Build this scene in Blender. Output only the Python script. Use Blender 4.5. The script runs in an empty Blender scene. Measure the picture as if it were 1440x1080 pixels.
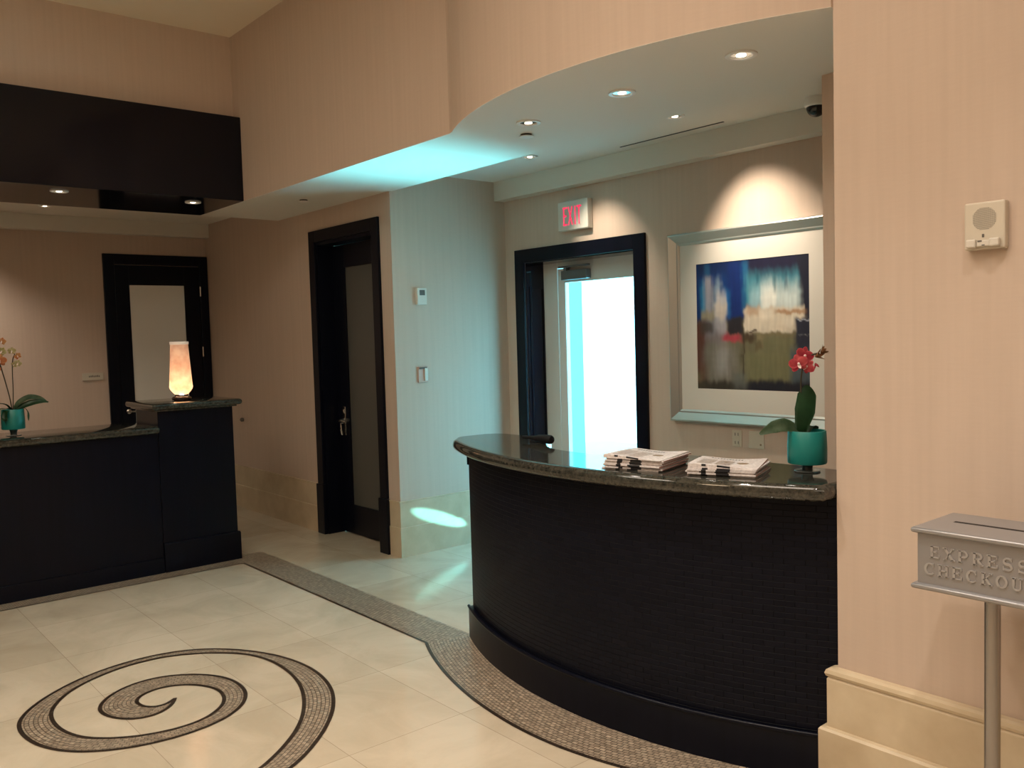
import bpy, bmesh, math, random
from mathutils import Vector, Matrix
random.seed(7)
S = bpy.context.scene
C = S.collection
PI = math.pi
sin, cos = math.sin, math.cos

# ------------------------------------------------------------------ helpers
def lin(r, g, b):
    def f(c):
        c /= 255.0
        return c / 12.92 if c <= 0.04045 else ((c + 0.055) / 1.055) ** 2.4
    return (f(r), f(g), f(b), 1.0)

def mat(name, col=(0.5, 0.5, 0.5, 1), rough=0.5, metal=0.0, spec=0.5, emit=None, es=0.0, coat=0.0):
    m = bpy.data.materials.new(name); m.use_nodes = True
    b = m.node_tree.nodes['Principled BSDF']
    b.inputs['Base Color'].default_value = col
    b.inputs['Roughness'].default_value = rough
    b.inputs['Metallic'].default_value = metal
    b.inputs['Specular IOR Level'].default_value = spec
    b.inputs['Coat Weight'].default_value = coat
    if emit:
        b.inputs['Emission Color'].default_value = emit
        b.inputs['Emission Strength'].default_value = es
    return m

def N(m, t, **kw):
    n = m.node_tree.nodes.new(t)
    for k, v in kw.items():
        setattr(n, k, v)
    return n

def L(m, a, b):
    m.node_tree.links.new(a, b)

def bsdf(m):
    return m.node_tree.nodes['Principled BSDF']

def noise_color(m, c1, c2, scale=(1, 1, 1), nscale=10, detail=4, p=(0.35, 0.65), bump=0.0, coord='Object', bdist=0.002, rough=0.55):
    tc = N(m, 'ShaderNodeTexCoord'); mp = N(m, 'ShaderNodeMapping'); mp.inputs['Scale'].default_value = scale
    L(m, tc.outputs[coord], mp.inputs['Vector'])
    n = N(m, 'ShaderNodeTexNoise'); n.inputs['Scale'].default_value = nscale; n.inputs['Detail'].default_value = detail
    n.inputs['Roughness'].default_value = rough
    L(m, mp.outputs[0], n.inputs['Vector'])
    r = N(m, 'ShaderNodeValToRGB')
    r.color_ramp.elements[0].position = p[0]; r.color_ramp.elements[0].color = c1
    r.color_ramp.elements[1].position = p[1]; r.color_ramp.elements[1].color = c2
    L(m, n.outputs['Fac'], r.inputs['Fac'])
    L(m, r.outputs['Color'], bsdf(m).inputs['Base Color'])
    if bump:
        bp = N(m, 'ShaderNodeBump'); bp.inputs['Strength'].default_value = bump; bp.inputs['Distance'].default_value = bdist
        L(m, n.outputs['Fac'], bp.inputs['Height']); L(m, bp.outputs[0], bsdf(m).inputs['Normal'])
    return r, n

# ------------------------------------------------------------------ materials
M = {}
def wallpaper():
    m = mat('wallpaper_weave', rough=0.7, spec=0.25)
    tc = N(m, 'ShaderNodeTexCoord')
    m1 = N(m, 'ShaderNodeMapping'); m1.inputs['Scale'].default_value = (38, 38, 1.1)
    n1 = N(m, 'ShaderNodeTexNoise'); n1.inputs['Scale'].default_value = 1.0; n1.inputs['Detail'].default_value = 5
    m2 = N(m, 'ShaderNodeMapping'); m2.inputs['Scale'].default_value = (14, 14, 150)
    n2 = N(m, 'ShaderNodeTexNoise'); n2.inputs['Scale'].default_value = 1.0; n2.inputs['Detail'].default_value = 3
    for a, b in ((m1, n1), (m2, n2)):
        L(m, tc.outputs['Object'], a.inputs['Vector']); L(m, a.outputs[0], b.inputs['Vector'])
    mx = N(m, 'ShaderNodeMath', operation='MULTIPLY_ADD'); mx.inputs[1].default_value = 0.35
    L(m, n2.outputs['Fac'], mx.inputs[0]); L(m, n1.outputs['Fac'], mx.inputs[2])
    r = N(m, 'ShaderNodeValToRGB')
    r.color_ramp.elements[0].position = 0.45; r.color_ramp.elements[0].color = (0.565, 0.450, 0.368, 1)
    r.color_ramp.elements[1].position = 0.90; r.color_ramp.elements[1].color = (0.605, 0.484, 0.398, 1)
    L(m, mx.outputs[0], r.inputs['Fac']); L(m, r.outputs['Color'], bsdf(m).inputs['Base Color'])
    bp = N(m, 'ShaderNodeBump'); bp.inputs['Strength'].default_value = 0.12; bp.inputs['Distance'].default_value = 0.001
    L(m, mx.outputs[0], bp.inputs['Height']); L(m, bp.outputs[0], bsdf(m).inputs['Normal'])
    return m
M['wall'] = wallpaper()
M['ceil'] = mat('ceiling_paint', (0.76, 0.73, 0.66, 1), 0.8, spec=0.2)
M['ceilhi'] = mat('lobby_ceiling_paint', (0.86, 0.76, 0.60, 1), 0.8, spec=0.2)
M['crown'] = mat('crown_paint', (0.68, 0.65, 0.58, 1), 0.55, spec=0.3)

m = mat('travertine', rough=0.3)
noise_color(m, (0.52, 0.41, 0.27, 1), (0.66, 0.55, 0.39, 1), (1, 1, 1), 5, 6, (0.3, 0.7)); M['trav'] = m

def marble():
    m = mat('marble_floor', rough=0.13, spec=0.6)
    tc = N(m, 'ShaderNodeTexCoord')
    mp = N(m, 'ShaderNodeMapping'); mp.inputs['Location'].default_value = (2.98 + 0.665 * 20, -1.635 + 0.545 * 20, 0)
    L(m, tc.outputs['Object'], mp.inputs['Vector'])
    br = N(m, 'ShaderNodeTexBrick'); br.offset = 0.0; br.squash = 1.0
    br.inputs['Scale'].default_value = 1.0; br.inputs['Brick Width'].default_value = 0.665; br.inputs['Row Height'].default_value = 0.545
    br.inputs['Mortar Size'].default_value = 0.0016; br.inputs['Mortar Smooth'].default_value = 0.3; br.inputs['Bias'].default_value = -0.1
    br.inputs['Color1'].default_value = (0.58, 0.50, 0.385, 1); br.inputs['Color2'].default_value = (0.69, 0.61, 0.485, 1)
    br.inputs['Mortar'].default_value = (0.40, 0.33, 0.25, 1)
    L(m, mp.outputs[0], br.inputs['Vector'])
    n = N(m, 'ShaderNodeTexNoise'); n.inputs['Scale'].default_value = 2.2; n.inputs['Detail'].default_value = 8; n.inputs['Roughness'].default_value = 0.62
    n.inputs['Distortion'].default_value = 0.8
    L(m, tc.outputs['Object'], n.inputs['Vector'])
    r = N(m, 'ShaderNodeValToRGB'); r.color_ramp.elements[0].position = 0.35; r.color_ramp.elements[0].color = (0.86, 0.84, 0.80, 1)
    r.color_ramp.elements[1].position = 0.62; r.color_ramp.elements[1].color = (1.04, 1.02, 1.0, 1)
    L(m, n.outputs['Fac'], r.inputs['Fac'])
    mx = N(m, 'ShaderNodeMix', data_type='RGBA', blend_type='MULTIPLY'); mx.inputs['Factor'].default_value = 1.0
    L(m, br.outputs['Color'], mx.inputs['A']); L(m, r.outputs['Color'], mx.inputs['B'])
    L(m, mx.outputs['Result'], bsdf(m).inputs['Base Color'])
    return m
M['floor'] = marble()

def mosaic(name, c1, c2, mortar, w=0.015, h=0.012):
    m = mat(name, rough=0.32)
    uv = N(m, 'ShaderNodeUVMap'); uv.uv_map = 'UVMap'
    br = N(m, 'ShaderNodeTexBrick'); br.offset = 0.5
    br.inputs['Scale'].default_value = 1.0; br.inputs['Brick Width'].default_value = w; br.inputs['Row Height'].default_value = h
    br.inputs['Mortar Size'].default_value = 0.0020; br.inputs['Mortar Smooth'].default_value = 0.2
    br.inputs['Color1'].default_value = c1; br.inputs['Color2'].default_value = c2; br.inputs['Mortar'].default_value = mortar
    L(m, uv.outputs[0], br.inputs['Vector'])
    n = N(m, 'ShaderNodeTexNoise'); n.inputs['Scale'].default_value = 45; n.inputs['Detail'].default_value = 3
    L(m, uv.outputs[0], n.inputs['Vector'])
    r = N(m, 'ShaderNodeValToRGB'); r.color_ramp.elements[0].position = 0.35; r.color_ramp.elements[0].color = (0.72, 0.70, 0.66, 1)
    r.color_ramp.elements[1].position = 0.65; r.color_ramp.elements[1].color = (1.2, 1.15, 1.1, 1)
    L(m, n.outputs['Fac'], r.inputs['Fac'])
    mx = N(m, 'ShaderNodeMix', data_type='RGBA', blend_type='MULTIPLY'); mx.inputs['Factor'].default_value = 1.0
    L(m, br.outputs['Color'], mx.inputs['A']); L(m, r.outputs['Color'], mx.inputs['B'])
    L(m, mx.outputs['Result'], bsdf(m).inputs['Base Color'])
    bp = N(m, 'ShaderNodeBump'); bp.inputs['Strength'].default_value = 0.3; bp.inputs['Distance'].default_value = 0.001; bp.invert = True
    L(m, br.outputs['Fac'], bp.inputs['Height']); L(m, bp.outputs[0], bsdf(m).inputs['Normal'])
    return m
M['mosaic'] = mosaic('brown_mosaic', (0.44, 0.37, 0.29, 1), (0.28, 0.23, 0.18, 1), (0.10, 0.078, 0.058, 1), 0.026, 0.018)
M['mosdark'] = mosaic('black_mosaic_line', (0.030, 0.022, 0.018, 1), (0.018, 0.014, 0.012, 1), (0.07, 0.05, 0.035, 1), 0.014, 0.03)

def darkwood(name, rough=0.30, spec=0.18):
    m = mat(name, rough=rough, spec=spec)
    noise_color(m, (0.0026, 0.0036, 0.0085, 1), (0.0040, 0.0048, 0.0110, 1), (30, 30, 1.5), 1.0, 4)
    return m
M['wood'] = darkwood('espresso_wood')
M['lacquer'] = darkwood('black_lacquer', 0.10, 0.32)

def woven():
    m = mat('woven_black_panel', (0.013, 0.010, 0.011, 1), 0.42, spec=0.13)
    uv = N(m, 'ShaderNodeUVMap'); uv.uv_map = 'UVMap'
    br = N(m, 'ShaderNodeTexBrick'); br.offset = 0.5
    br.inputs['Scale'].default_value = 1.0; br.inputs['Brick Width'].default_value = 0.075; br.inputs['Row Height'].default_value = 0.022
    br.inputs['Mortar Size'].default_value = 0.0016; br.inputs['Mortar Smooth'].default_value = 1.0
    br.inputs['Color1'].default_value = (0.0048, 0.0055, 0.0115, 1); br.inputs['Color2'].default_value = (0.0032, 0.0038, 0.0085, 1)
    br.inputs['Mortar'].default_value = (0.0045, 0.004, 0.0045, 1)
    L(m, uv.outputs[0], br.inputs['Vector']); L(m, br.outputs['Color'], bsdf(m).inputs['Base Color'])
    bp = N(m, 'ShaderNodeBump'); bp.inputs['Strength'].default_value = 0.8; bp.inputs['Distance'].default_value = 0.003; bp.invert = True
    L(m, br.outputs['Fac'], bp.inputs['Height']); L(m, bp.outputs[0], bsdf(m).inputs['Normal'])
    return m
M['woven'] = woven()

m = mat('dark_granite', rough=0.07, spec=0.6)
noise_color(m, (0.012, 0.014, 0.012, 1), (0.075, 0.070, 0.055, 1), (1, 1, 1), 60, 8, (0.38, 0.68), rough=0.75); M['granite'] = m

M['alu'] = mat('pale_painted_aluminium', (0.74, 0.75, 0.72, 1), 0.35, metal=0.0)
M['closer'] = mat('closer_grey_metal', (0.16, 0.16, 0.16, 1), 0.45, metal=0.6)
M['chrome'] = mat('brushed_chrome', (0.70, 0.68, 0.64, 1), 0.22, metal=1.0)
m = mat('silver_enamel', (0.33, 0.325, 0.335, 1), 0.36, metal=0.5); M['silver'] = m
M['polem'] = mat('satin_pole_metal', (0.36, 0.34, 0.33, 1), 0.25, metal=0.9)
M['silverlt'] = mat('silver_enamel_letters', (0.46, 0.45, 0.455, 1), 0.34, metal=0.5)
M['silverdk'] = mat('slot_black', (0.01, 0.008, 0.008, 1), 0.7)
m = mat('silver_leaf_frame', (0.50, 0.50, 0.47, 1), 0.36, metal=0.7)
M['frame'] = m
M['mat_board'] = mat('white_mat_board', (0.70, 0.66, 0.60, 1), 0.8, spec=0.2)
M['plastic'] = mat('almond_plastic', (0.62, 0.56, 0.46, 1), 0.4)
M['plasticw'] = mat('offwhite_plastic', (0.66, 0.62, 0.55, 1), 0.4)
M['plasticp'] = mat('pinkish_plastic', (0.55, 0.36, 0.29, 1), 0.4)
M['dark'] = mat('dark_detail', (0.02, 0.02, 0.02, 1), 0.5)
M['greyprint'] = mat('grey_print', (0.12, 0.11, 0.10, 1), 0.6)
M['blackplastic'] = mat('black_gloss_plastic', (0.010, 0.010, 0.011, 1), 0.12)
M['matblack'] = mat('matt_black_plastic', (0.008, 0.008, 0.009, 1), 0.55, spec=0.2)
M['teal'] = mat('teal_pot', (0.010, 0.21, 0.19, 1), 0.38)
M['foot'] = mat('dark_foot', (0.018, 0.035, 0.035, 1), 0.25)
m = mat('glass_disc', (0.75, 0.80, 0.80, 1), 0.06); bsdf(m).inputs['Transmission Weight'].default_value = 0.85; M['disc'] = m
m = mat('orchid_leaf', rough=0.35); noise_color(m, (0.018, 0.062, 0.022, 1), (0.030, 0.095, 0.035, 1), (1, 1, 1), 14, 3); M['leaf'] = m
m = mat('pale_leaf', rough=0.4); noise_color(m, (0.060, 0.115, 0.055, 1), (0.14, 0.20, 0.12, 1), (1, 1, 1), 22, 3); M['leafpale'] = m
M['stem'] = mat('stem_brown', (0.050, 0.040, 0.022, 1), 0.5)
m = mat('petal_pink', rough=0.5); noise_color(m, (0.60, 0.055, 0.095, 1), (0.80, 0.16, 0.17, 1), (1, 1, 1), 30, 3); M['pink'] = m
M['lip'] = mat('petal_lip', (0.85, 0.70, 0.66, 1), 0.5)
M['bud'] = mat('bud_rust', (0.36, 0.17, 0.07, 1), 0.5)
m = mat('petal_orange', rough=0.5); noise_color(m, (0.62, 0.20, 0.08, 1), (0.72, 0.42, 0.18, 1), (1, 1, 1), 30, 3); M['orange'] = m
m = mat('petal_yellow', rough=0.5); noise_color(m, (0.48, 0.40, 0.15, 1), (0.62, 0.56, 0.33, 1), (1, 1, 1), 30, 3); M['yellow'] = m
m = mat('newsprint', rough=0.8, spec=0.15); noise_color(m, (0.62, 0.57, 0.56, 1), (0.80, 0.75, 0.74, 1), (1, 1, 1), 90, 2); M['news'] = m
M['newspink'] = mat('newsprint_pink_section', (0.52, 0.30, 0.27, 1), 0.8, spec=0.15)
M['ink'] = mat('printed_ink', (0.012, 0.012, 0.015, 1), 0.6)
M['tan'] = mat('printed_tan', (0.30, 0.22, 0.14, 1), 0.7)
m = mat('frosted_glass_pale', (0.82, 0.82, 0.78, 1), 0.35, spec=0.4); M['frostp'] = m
m = mat('frosted_glass_dim', (0.085, 0.088, 0.080, 1), 0.30, spec=0.5); M['frostd'] = m  # darkness of the room behind is put into the glass colour
M['trimw'] = mat('downlight_trim', (0.80, 0.78, 0.74, 1), 0.35)
M['reflector'] = mat('downlight_reflector', (0.75, 0.72, 0.66, 1), 0.15, metal=0.9)
M['bulb'] = mat('lit_bulb', (1, 1, 1, 1), 0.5, emit=(1.0, 0.86, 0.66, 1), es=7.0)
M['bulbdim'] = mat('lit_bulb_dim', (1, 1, 1, 1), 0.5, emit=(1.0, 0.86, 0.66, 1), es=2.4)
M['exitred'] = mat('exit_letters_lit', (0.7, 0.02, 0.08, 1), 0.5, emit=(1.0, 0.030, 0.11, 1), es=1.0)
M['exitface'] = mat('exit_face', (0.66, 0.64, 0.58, 1), 0.35)
M['concrete'] = mat('outdoor_pavement', (0.62, 0.62, 0.60, 1), 0.9)
M['extwall'] = mat('outdoor_white_wall', (0.80, 0.80, 0.78, 1), 0.9)
M['pier'] = mat('outdoor_teal_render', (0.20, 0.72, 0.72, 1), 0.9)

def thin_glass():
    m = bpy.data.materials.new('door_glass'); m.use_nodes = True
    nt = m.node_tree; nt.nodes.clear()
    o = nt.nodes.new('ShaderNodeOutputMaterial'); t = nt.nodes.new('ShaderNodeBsdfTransparent'); g = nt.nodes.new('ShaderNodeBsdfGlossy')
    t.inputs[0].default_value = (0.90, 0.96, 0.95, 1); g.inputs['Roughness'].default_value = 0.02
    mx = nt.nodes.new('ShaderNodeMixShader'); mx.inputs[0].default_value = 0.06
    nt.links.new(t.outputs[0], mx.inputs[1]); nt.links.new(g.outputs[0], mx.inputs[2])
    nt.links.new(mx.outputs[0], o.inputs[0])
    return m
M['glass'] = thin_glass()

def alabaster():
    m = bpy.data.materials.new('glowing_art_glass'); m.use_nodes = True
    nt = m.node_tree; nt.nodes.clear()
    o = nt.nodes.new('ShaderNodeOutputMaterial')
    d = nt.nodes.new('ShaderNodeBsdfDiffuse'); t = nt.nodes.new('ShaderNodeBsdfTranslucent')
    e = nt.nodes.new('ShaderNodeEmission')
    tc = nt.nodes.new('ShaderNodeTexCoord'); n = nt.nodes.new('ShaderNodeTexNoise'); n.inputs['Scale'].default_value = 16; n.inputs['Detail'].default_value = 4
    nt.links.new(tc.outputs['Object'], n.inputs['Vector'])
    r = nt.nodes.new('ShaderNodeValToRGB'); r.color_ramp.elements[0].position = 0.35; r.color_ramp.elements[0].color = (0.72, 0.50, 0.36, 1)
    r.color_ramp.elements[1].position = 0.65; r.color_ramp.elements[1].color = (0.86, 0.70, 0.55, 1)
    nt.links.new(n.outputs['Fac'], r.inputs['Fac'])
    for q in (d, t): nt.links.new(r.outputs['Color'], q.inputs['Color'])
    nt.links.new(r.outputs['Color'], e.inputs['Color']); e.inputs['Strength'].default_value = 0.14
    m1 = nt.nodes.new('ShaderNodeMixShader'); m1.inputs[0].default_value = 0.75
    nt.links.new(d.outputs[0], m1.inputs[1]); nt.links.new(t.outputs[0], m1.inputs[2])
    a = nt.nodes.new('ShaderNodeAddShader'); nt.links.new(m1.outputs[0], a.inputs[0]); nt.links.new(e.outputs[0], a.inputs[1])
    nt.links.new(a.outputs[0], o.inputs[0])
    return m
M['lampglass'] = alabaster()
M['lamprim'] = mat('lamp_rim', (0.80, 0.70, 0.60, 1), 0.4, emit=(0.9, 0.7, 0.55, 1), es=0.25)
M['woodbase'] = mat('lamp_wood_base', (0.035, 0.018, 0.012, 1), 0.25)

# ------------------------------------------------------------------ mesh helpers
def obj(name, bm, m=None, parent=None, smooth=False, ang=None):
    me = bpy.data.meshes.new(name)
    bmesh.ops.recalc_face_normals(bm, faces=bm.faces[:])
    bm.to_mesh(me); bm.free()
    if isinstance(m, (list, tuple)):
        for q in m: me.materials.append(M[q])
    elif m: me.materials.append(M[m])
    if smooth:
        for p in me.polygons: p.use_smooth = True
        if ang is not None:
            try: me.set_sharp_from_angle(angle=math.radians(ang))
            except Exception: pass
        for p in me.polygons:
            if len(p.vertices) > 8: p.use_smooth = False
    o = bpy.data.objects.new(name, me); C.objects.link(o)
    if parent: o.parent = parent
    return o

def tag(o, label, cat, group=None):
    o['label'] = label; o['category'] = cat
    if group: o['group'] = group
    return o

def thing(name, label, cat, loc=(0, 0, 0), rotz=0, group=None):
    o = bpy.data.objects.new(name, None); C.objects.link(o)
    o.empty_display_size = 0.05
    o.location = loc; o.rotation_euler = (0, 0, rotz)
    return tag(o, label, cat, group)

def struct(o):
    o['kind'] = 'structure'; return o

def sempty(name, loc=(0, 0, 0)):
    o = bpy.data.objects.new(name, None); C.objects.link(o); o.location = loc; o.empty_display_size = 0.05
    return struct(o)

def box(bm, x0, y0, z0, x1, y1, z1, bev=0.0, seg=2, mi=0):
    v = [bm.verts.new(p) for p in ((x0, y0, z0), (x1, y0, z0), (x1, y1, z0), (x0, y1, z0), (x0, y0, z1), (x1, y0, z1), (x1, y1, z1), (x0, y1, z1))]
    fs = [bm.faces.new([v[i] for i in f]) for f in ((3, 2, 1, 0), (4, 5, 6, 7), (0, 1, 5, 4), (1, 2, 6, 5), (2, 3, 7, 6), (3, 0, 4, 7))]
    for f in fs: f.material_index = mi
    if bev > 0:
        es = list({e for f in fs for e in f.edges})
        bmesh.ops.bevel(bm, geom=es, offset=bev, segments=seg, affect='EDGES', profile=0.5)
    return bm

def B(*a, **k):
    return box(bmesh.new(), *a, **k)

def lathe(bm, prof, seg=32, cx=0, cy=0, cz=0, axis='z', cap=True, mi=0):
    rings = []
    for r, z in prof:
        ring = []
        for i in range(seg):
            a = 2 * PI * i / seg
            if axis == 'z': p = (cx + r * cos(a), cy + r * sin(a), cz + z)
            elif axis == 'y': p = (cx + r * cos(a), cy + z, cz + r * sin(a))
            else: p = (cx + z, cy + r * cos(a), cz + r * sin(a))
            ring.append(bm.verts.new(p))
        rings.append(ring)
    for a, b in zip(rings[:-1], rings[1:]):
        for i in range(seg):
            f = bm.faces.new((a[i], a[(i + 1) % seg], b[(i + 1) % seg], b[i])); f.material_index = mi
    if cap:
        for rg in (rings[0], rings[-1]):
            f = bm.faces.new(rg); f.material_index = mi
    return bm

def tube(bm, pts, r, seg=10, taper=None, mi=0):
    pts = [Vector(p) for p in pts]; rings = []
    n = len(pts)
    for i, p in enumerate(pts):
        t = (pts[min(i + 1, n - 1)] - pts[max(i - 1, 0)]).normalized()
        up = Vector((0, 0, 1)) if abs(t.z) < 0.9 else Vector((1, 0, 0))
        a = t.cross(up).normalized(); b = t.cross(a)
        rr = r if taper is None else r * (1 + (taper - 1) * i / (n - 1))
        rings.append([bm.verts.new(p + a * rr * cos(2 * PI * k / seg) + b * rr * sin(2 * PI * k / seg)) for k in range(seg)])
    for a, b in zip(rings[:-1], rings[1:]):
        for k in range(seg):
            f = bm.faces.new((a[k], a[(k + 1) % seg], b[(k + 1) % seg], b[k])); f.material_index = mi
    bm.faces.new(rings[0]); bm.faces.new(rings[-1])
    return bm

def prism(bm, outl, z0, z1, uv=False):
    n = len(outl)
    a = [bm.verts.new((x, y, z0)) for x, y in outl]; b = [bm.verts.new((x, y, z1)) for x, y in outl]
    lay = bm.loops.layers.uv.new('UVMap') if uv and not bm.loops.layers.uv else (bm.loops.layers.uv.active if uv else None)
    s = 0
    for i in range(n):
        j = (i + 1) % n
        f = bm.faces.new((a[i], a[j], b[j], b[i]))
        d = math.dist(outl[i], outl[j])
        if lay:
            for l, c in zip(f.loops, ((s, z0), (s + d, z0), (s + d, z1), (s, z1))): l[lay].uv = c
        s += d
    bm.faces.new(a[::-1]); bm.faces.new(b)
    return bm

def offset_poly(P, d):
    n = len(P); out = []
    area = sum(P[i][0] * P[(i + 1) % n][1] - P[(i + 1) % n][0] * P[i][1] for i in range(n))
    sg = 1 if area > 0 else -1
    for i in range(n):
        p0 = Vector(P[i - 1]); p = Vector(P[i]); p1 = Vector(P[(i + 1) % n])
        e0 = (p - p0).normalized(); e1 = (p1 - p).normalized()
        n0 = Vector((-e0.y, e0.x)) * sg; n1 = Vector((-e1.y, e1.x)) * sg
        b = (n0 + n1)
        if b.length < 1e-5: b = n0
        b.normalize(); k = max(0.5, b.dot(n0))
        q = p + b * (d / k); out.append((q.x, q.y))
    return out

def slab(bm, outl, z0, z1, depth, steps=6):
    """slab with a rounded (bullnose) edge"""
    zm = (z0 + z1) / 2; h = (z1 - z0) / 2; rings = []
    for i in range(steps + 1):
        a = -PI / 2 + PI * i / steps
        P = offset_poly(outl, depth * (1 - cos(a)))
        rings.append([bm.verts.new((x, y, zm + h * sin(a))) for x, y in P])
    n = len(outl)
    for a, b in zip(rings[:-1], rings[1:]):
        for i in range(n):
            bm.faces.new((a[i], a[(i + 1) % n], b[(i + 1) % n], b[i]))
    bm.faces.new(rings[0][::-1]); bm.faces.new(rings[-1])
    return bm

def extrude_profile(bm, path, prof, side=1):
    """mitred sweep of profile [(offset, z)] along 2D path; offset to the left*side"""
    n = len(path); rings = []
    for i in range(n):
        p = Vector(path[i])
        e0 = (p - Vector(path[i - 1])).normalized() if i > 0 else None
        e1 = (Vector(path[i + 1]) - p).normalized() if i < n - 1 else None
        if e0 is None: e0 = e1
        if e1 is None: e1 = e0
        n0 = Vector((-e0.y, e0.x)) * side; n1 = Vector((-e1.y, e1.x)) * side
        b = (n0 + n1).normalized(); k = b.dot(n0)
        rings.append([bm.verts.new((p.x + b.x * o / k, p.y + b.y * o / k, z)) for o, z in prof])
    m = len(prof)
    for a, b in zip(rings[:-1], rings[1:]):
        for i in range(m):
            bm.faces.new((a[i], a[(i + 1) % m], b[(i + 1) % m], b[i]))
    bm.faces.new(rings[0]); bm.faces.new(rings[-1][::-1])
    return bm

def resample(P, n):
    d = [0]
    for a, b in zip(P[:-1], P[1:]): d.append(d[-1] + math.dist(a, b))
    out = []
    for i in range(n):
        t = d[-1] * i / (n - 1); k = 0
        while k < len(d) - 2 and d[k + 1] < t: k += 1
        f = (t - d[k]) / max(1e-9, d[k + 1] - d[k])
        out.append((P[k][0] + (P[k + 1][0] - P[k][0]) * f, P[k][1] + (P[k + 1][1] - P[k][1]) * f))
    return out

def catmull(P, sub=6):
    out = []
    for i in range(len(P) - 1):
        p0 = P[max(i - 1, 0)]; p1 = P[i]; p2 = P[i + 1]; p3 = P[min(i + 2, len(P) - 1)]
        for k in range(sub):
            t = k / sub
            out.append(tuple(0.5 * (2 * p1[j] + (-p0[j] + p2[j]) * t + (2 * p0[j] - 5 * p1[j] + 4 * p2[j] - p3[j]) * t * t + (-p0[j] + 3 * p1[j] - 3 * p2[j] + p3[j]) * t ** 3) for j in range(len(p1))))
    out.append(tuple(P[-1]))
    return out

def smooth_poly(P, it=2):
    P = [tuple(p) for p in P]
    for _ in range(it):
        Q = [P[0]]
        for i in range(1, len(P) - 1):
            Q.append(tuple((P[i - 1][j] + 2 * P[i][j] + P[i + 1][j]) / 4 for j in range(2)))
        Q.append(P[-1]); P = Q
    return P

def ribbon(bm, A, Bp, z, th=0.002):
    """flat inlay between two polylines of equal length with metric UVs"""
    lay = bm.loops.layers.uv.active or bm.loops.layers.uv.new('UVMap')
    n = len(A); s = 0
    ta = [bm.verts.new((p[0], p[1], z)) for p in A]; tb = [bm.verts.new((p[0], p[1], z)) for p in Bp]
    for i in range(n - 1):
        m0 = ((A[i][0] + Bp[i][0]) / 2, (A[i][1] + Bp[i][1]) / 2); m1 = ((A[i + 1][0] + Bp[i + 1][0]) / 2, (A[i + 1][1] + Bp[i + 1][1]) / 2)
        d = math.dist(m0, m1); w0 = math.dist(A[i], Bp[i]); w1 = math.dist(A[i + 1], Bp[i + 1])
        f = bm.faces.new((ta[i], ta[i + 1], tb[i + 1], tb[i]))
        for l, c in zip(f.loops, ((s, 0), (s + d, 0), (s + d, w1), (s, w0))): l[lay].uv = c
        s += d
    return bm

def line_strip(bm, P, w, z, side=0):
    """thin line of width w centred on polyline"""
    A, Bq = [], []
    n = len(P)
    for i in range(n):
        a = Vector(P[max(i - 1, 0)]); b = Vector(P[min(i + 1, n - 1)])
        t = (b - a).normalized(); nn = Vector((-t.y, t.x)); p = Vector(P[i])
        A.append(tuple(p + nn * w * (0.5 + side * 0.5))); Bq.append(tuple(p - nn * w * (0.5 - side * 0.5)))
    return ribbon(bm, A, Bq, z)

# ------------------------------------------------------------------ key dimensions (metres)
YF = 2.795      # lobby fascia / column face
YC = 3.489      # corridor wall and inner edge of the soffit
YE = 4.571      # wall with the exit door
XA = -5.437     # side wall of the exit alcove
XB = -8.95      # back wall of the office
XL = -6.50      # lobby wall above the bulkhead
XD = -7.25      # back edge of bulkhead and corridor soffit
XK = -1.575     # edge of the right column
XS = -2.02      # alcove right return
ZS = 2.69; ZR = 2.84; ZL = 3.935
CX, CY, RF = -2.645, 4.79, 2.275     # plan circle of the curved fascia

def arc(cx, cy, R, xa, xb, n=40):
    a0 = math.asin((xa - cx) / R); a1 = math.asin((xb - cx) / R)
    return [(cx + R * sin(a0 + (a1 - a0) * i / (n - 1)), cy - R * cos(a0 + (a1 - a0) * i / (n - 1))) for i in range(n)]

# ------------------------------------------------------------------ the setting
floor = struct(obj('floor', B(-9.2, -4.2, -0.10, 3.7, 4.80, 0.0), 'floor'))
# walls
struct(obj('wall_office_back', B(XB - 0.15, -4.2, 0, XB, YC + 0.15, ZR + 0.15), 'wall'))
bm = bmesh.new()     # corridor wall with the opening of door 2
D2a, D2b, D2z = -6.585, -5.675, 2.44
box(bm, XB - 0.15, YC, 0, D2a, YC + 0.16, ZR + 0.1)
box(bm, D2b, YC, 0, XA, YC + 0.16, ZR + 0.1)
box(bm, D2a, YC, D2z, D2b, YC + 0.16, ZR + 0.1)
struct(obj('wall_corridor', bm, 'wall'))
struct(obj('wall_alcove_side', B(XA - 0.15, YC + 0.16, 0, XA, YE + 0.2, ZR + 0.1), 'wall'))
bm = bmesh.new()     # exit wall with opening
E0, E1, EZ = -5.20, -4.055, 2.185
box(bm, XA, YE, 0, E0, YE + 0.2, ZR + 0.1)
box(bm, E1, YE, 0, -1.0, YE + 0.2, ZR + 0.1)
box(bm, E0, YE, EZ, E1, YE + 0.2, ZR + 0.1)
struct(obj('wall_exit', bm, 'wall'))
struct(obj('wall_alcove_return', B(XS, YC, 0, -1.0, YE, ZR), 'wall'))
struct(obj('wall_column', B(XK, YF, 0, 3.7, YC, ZL), 'wall'))
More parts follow.
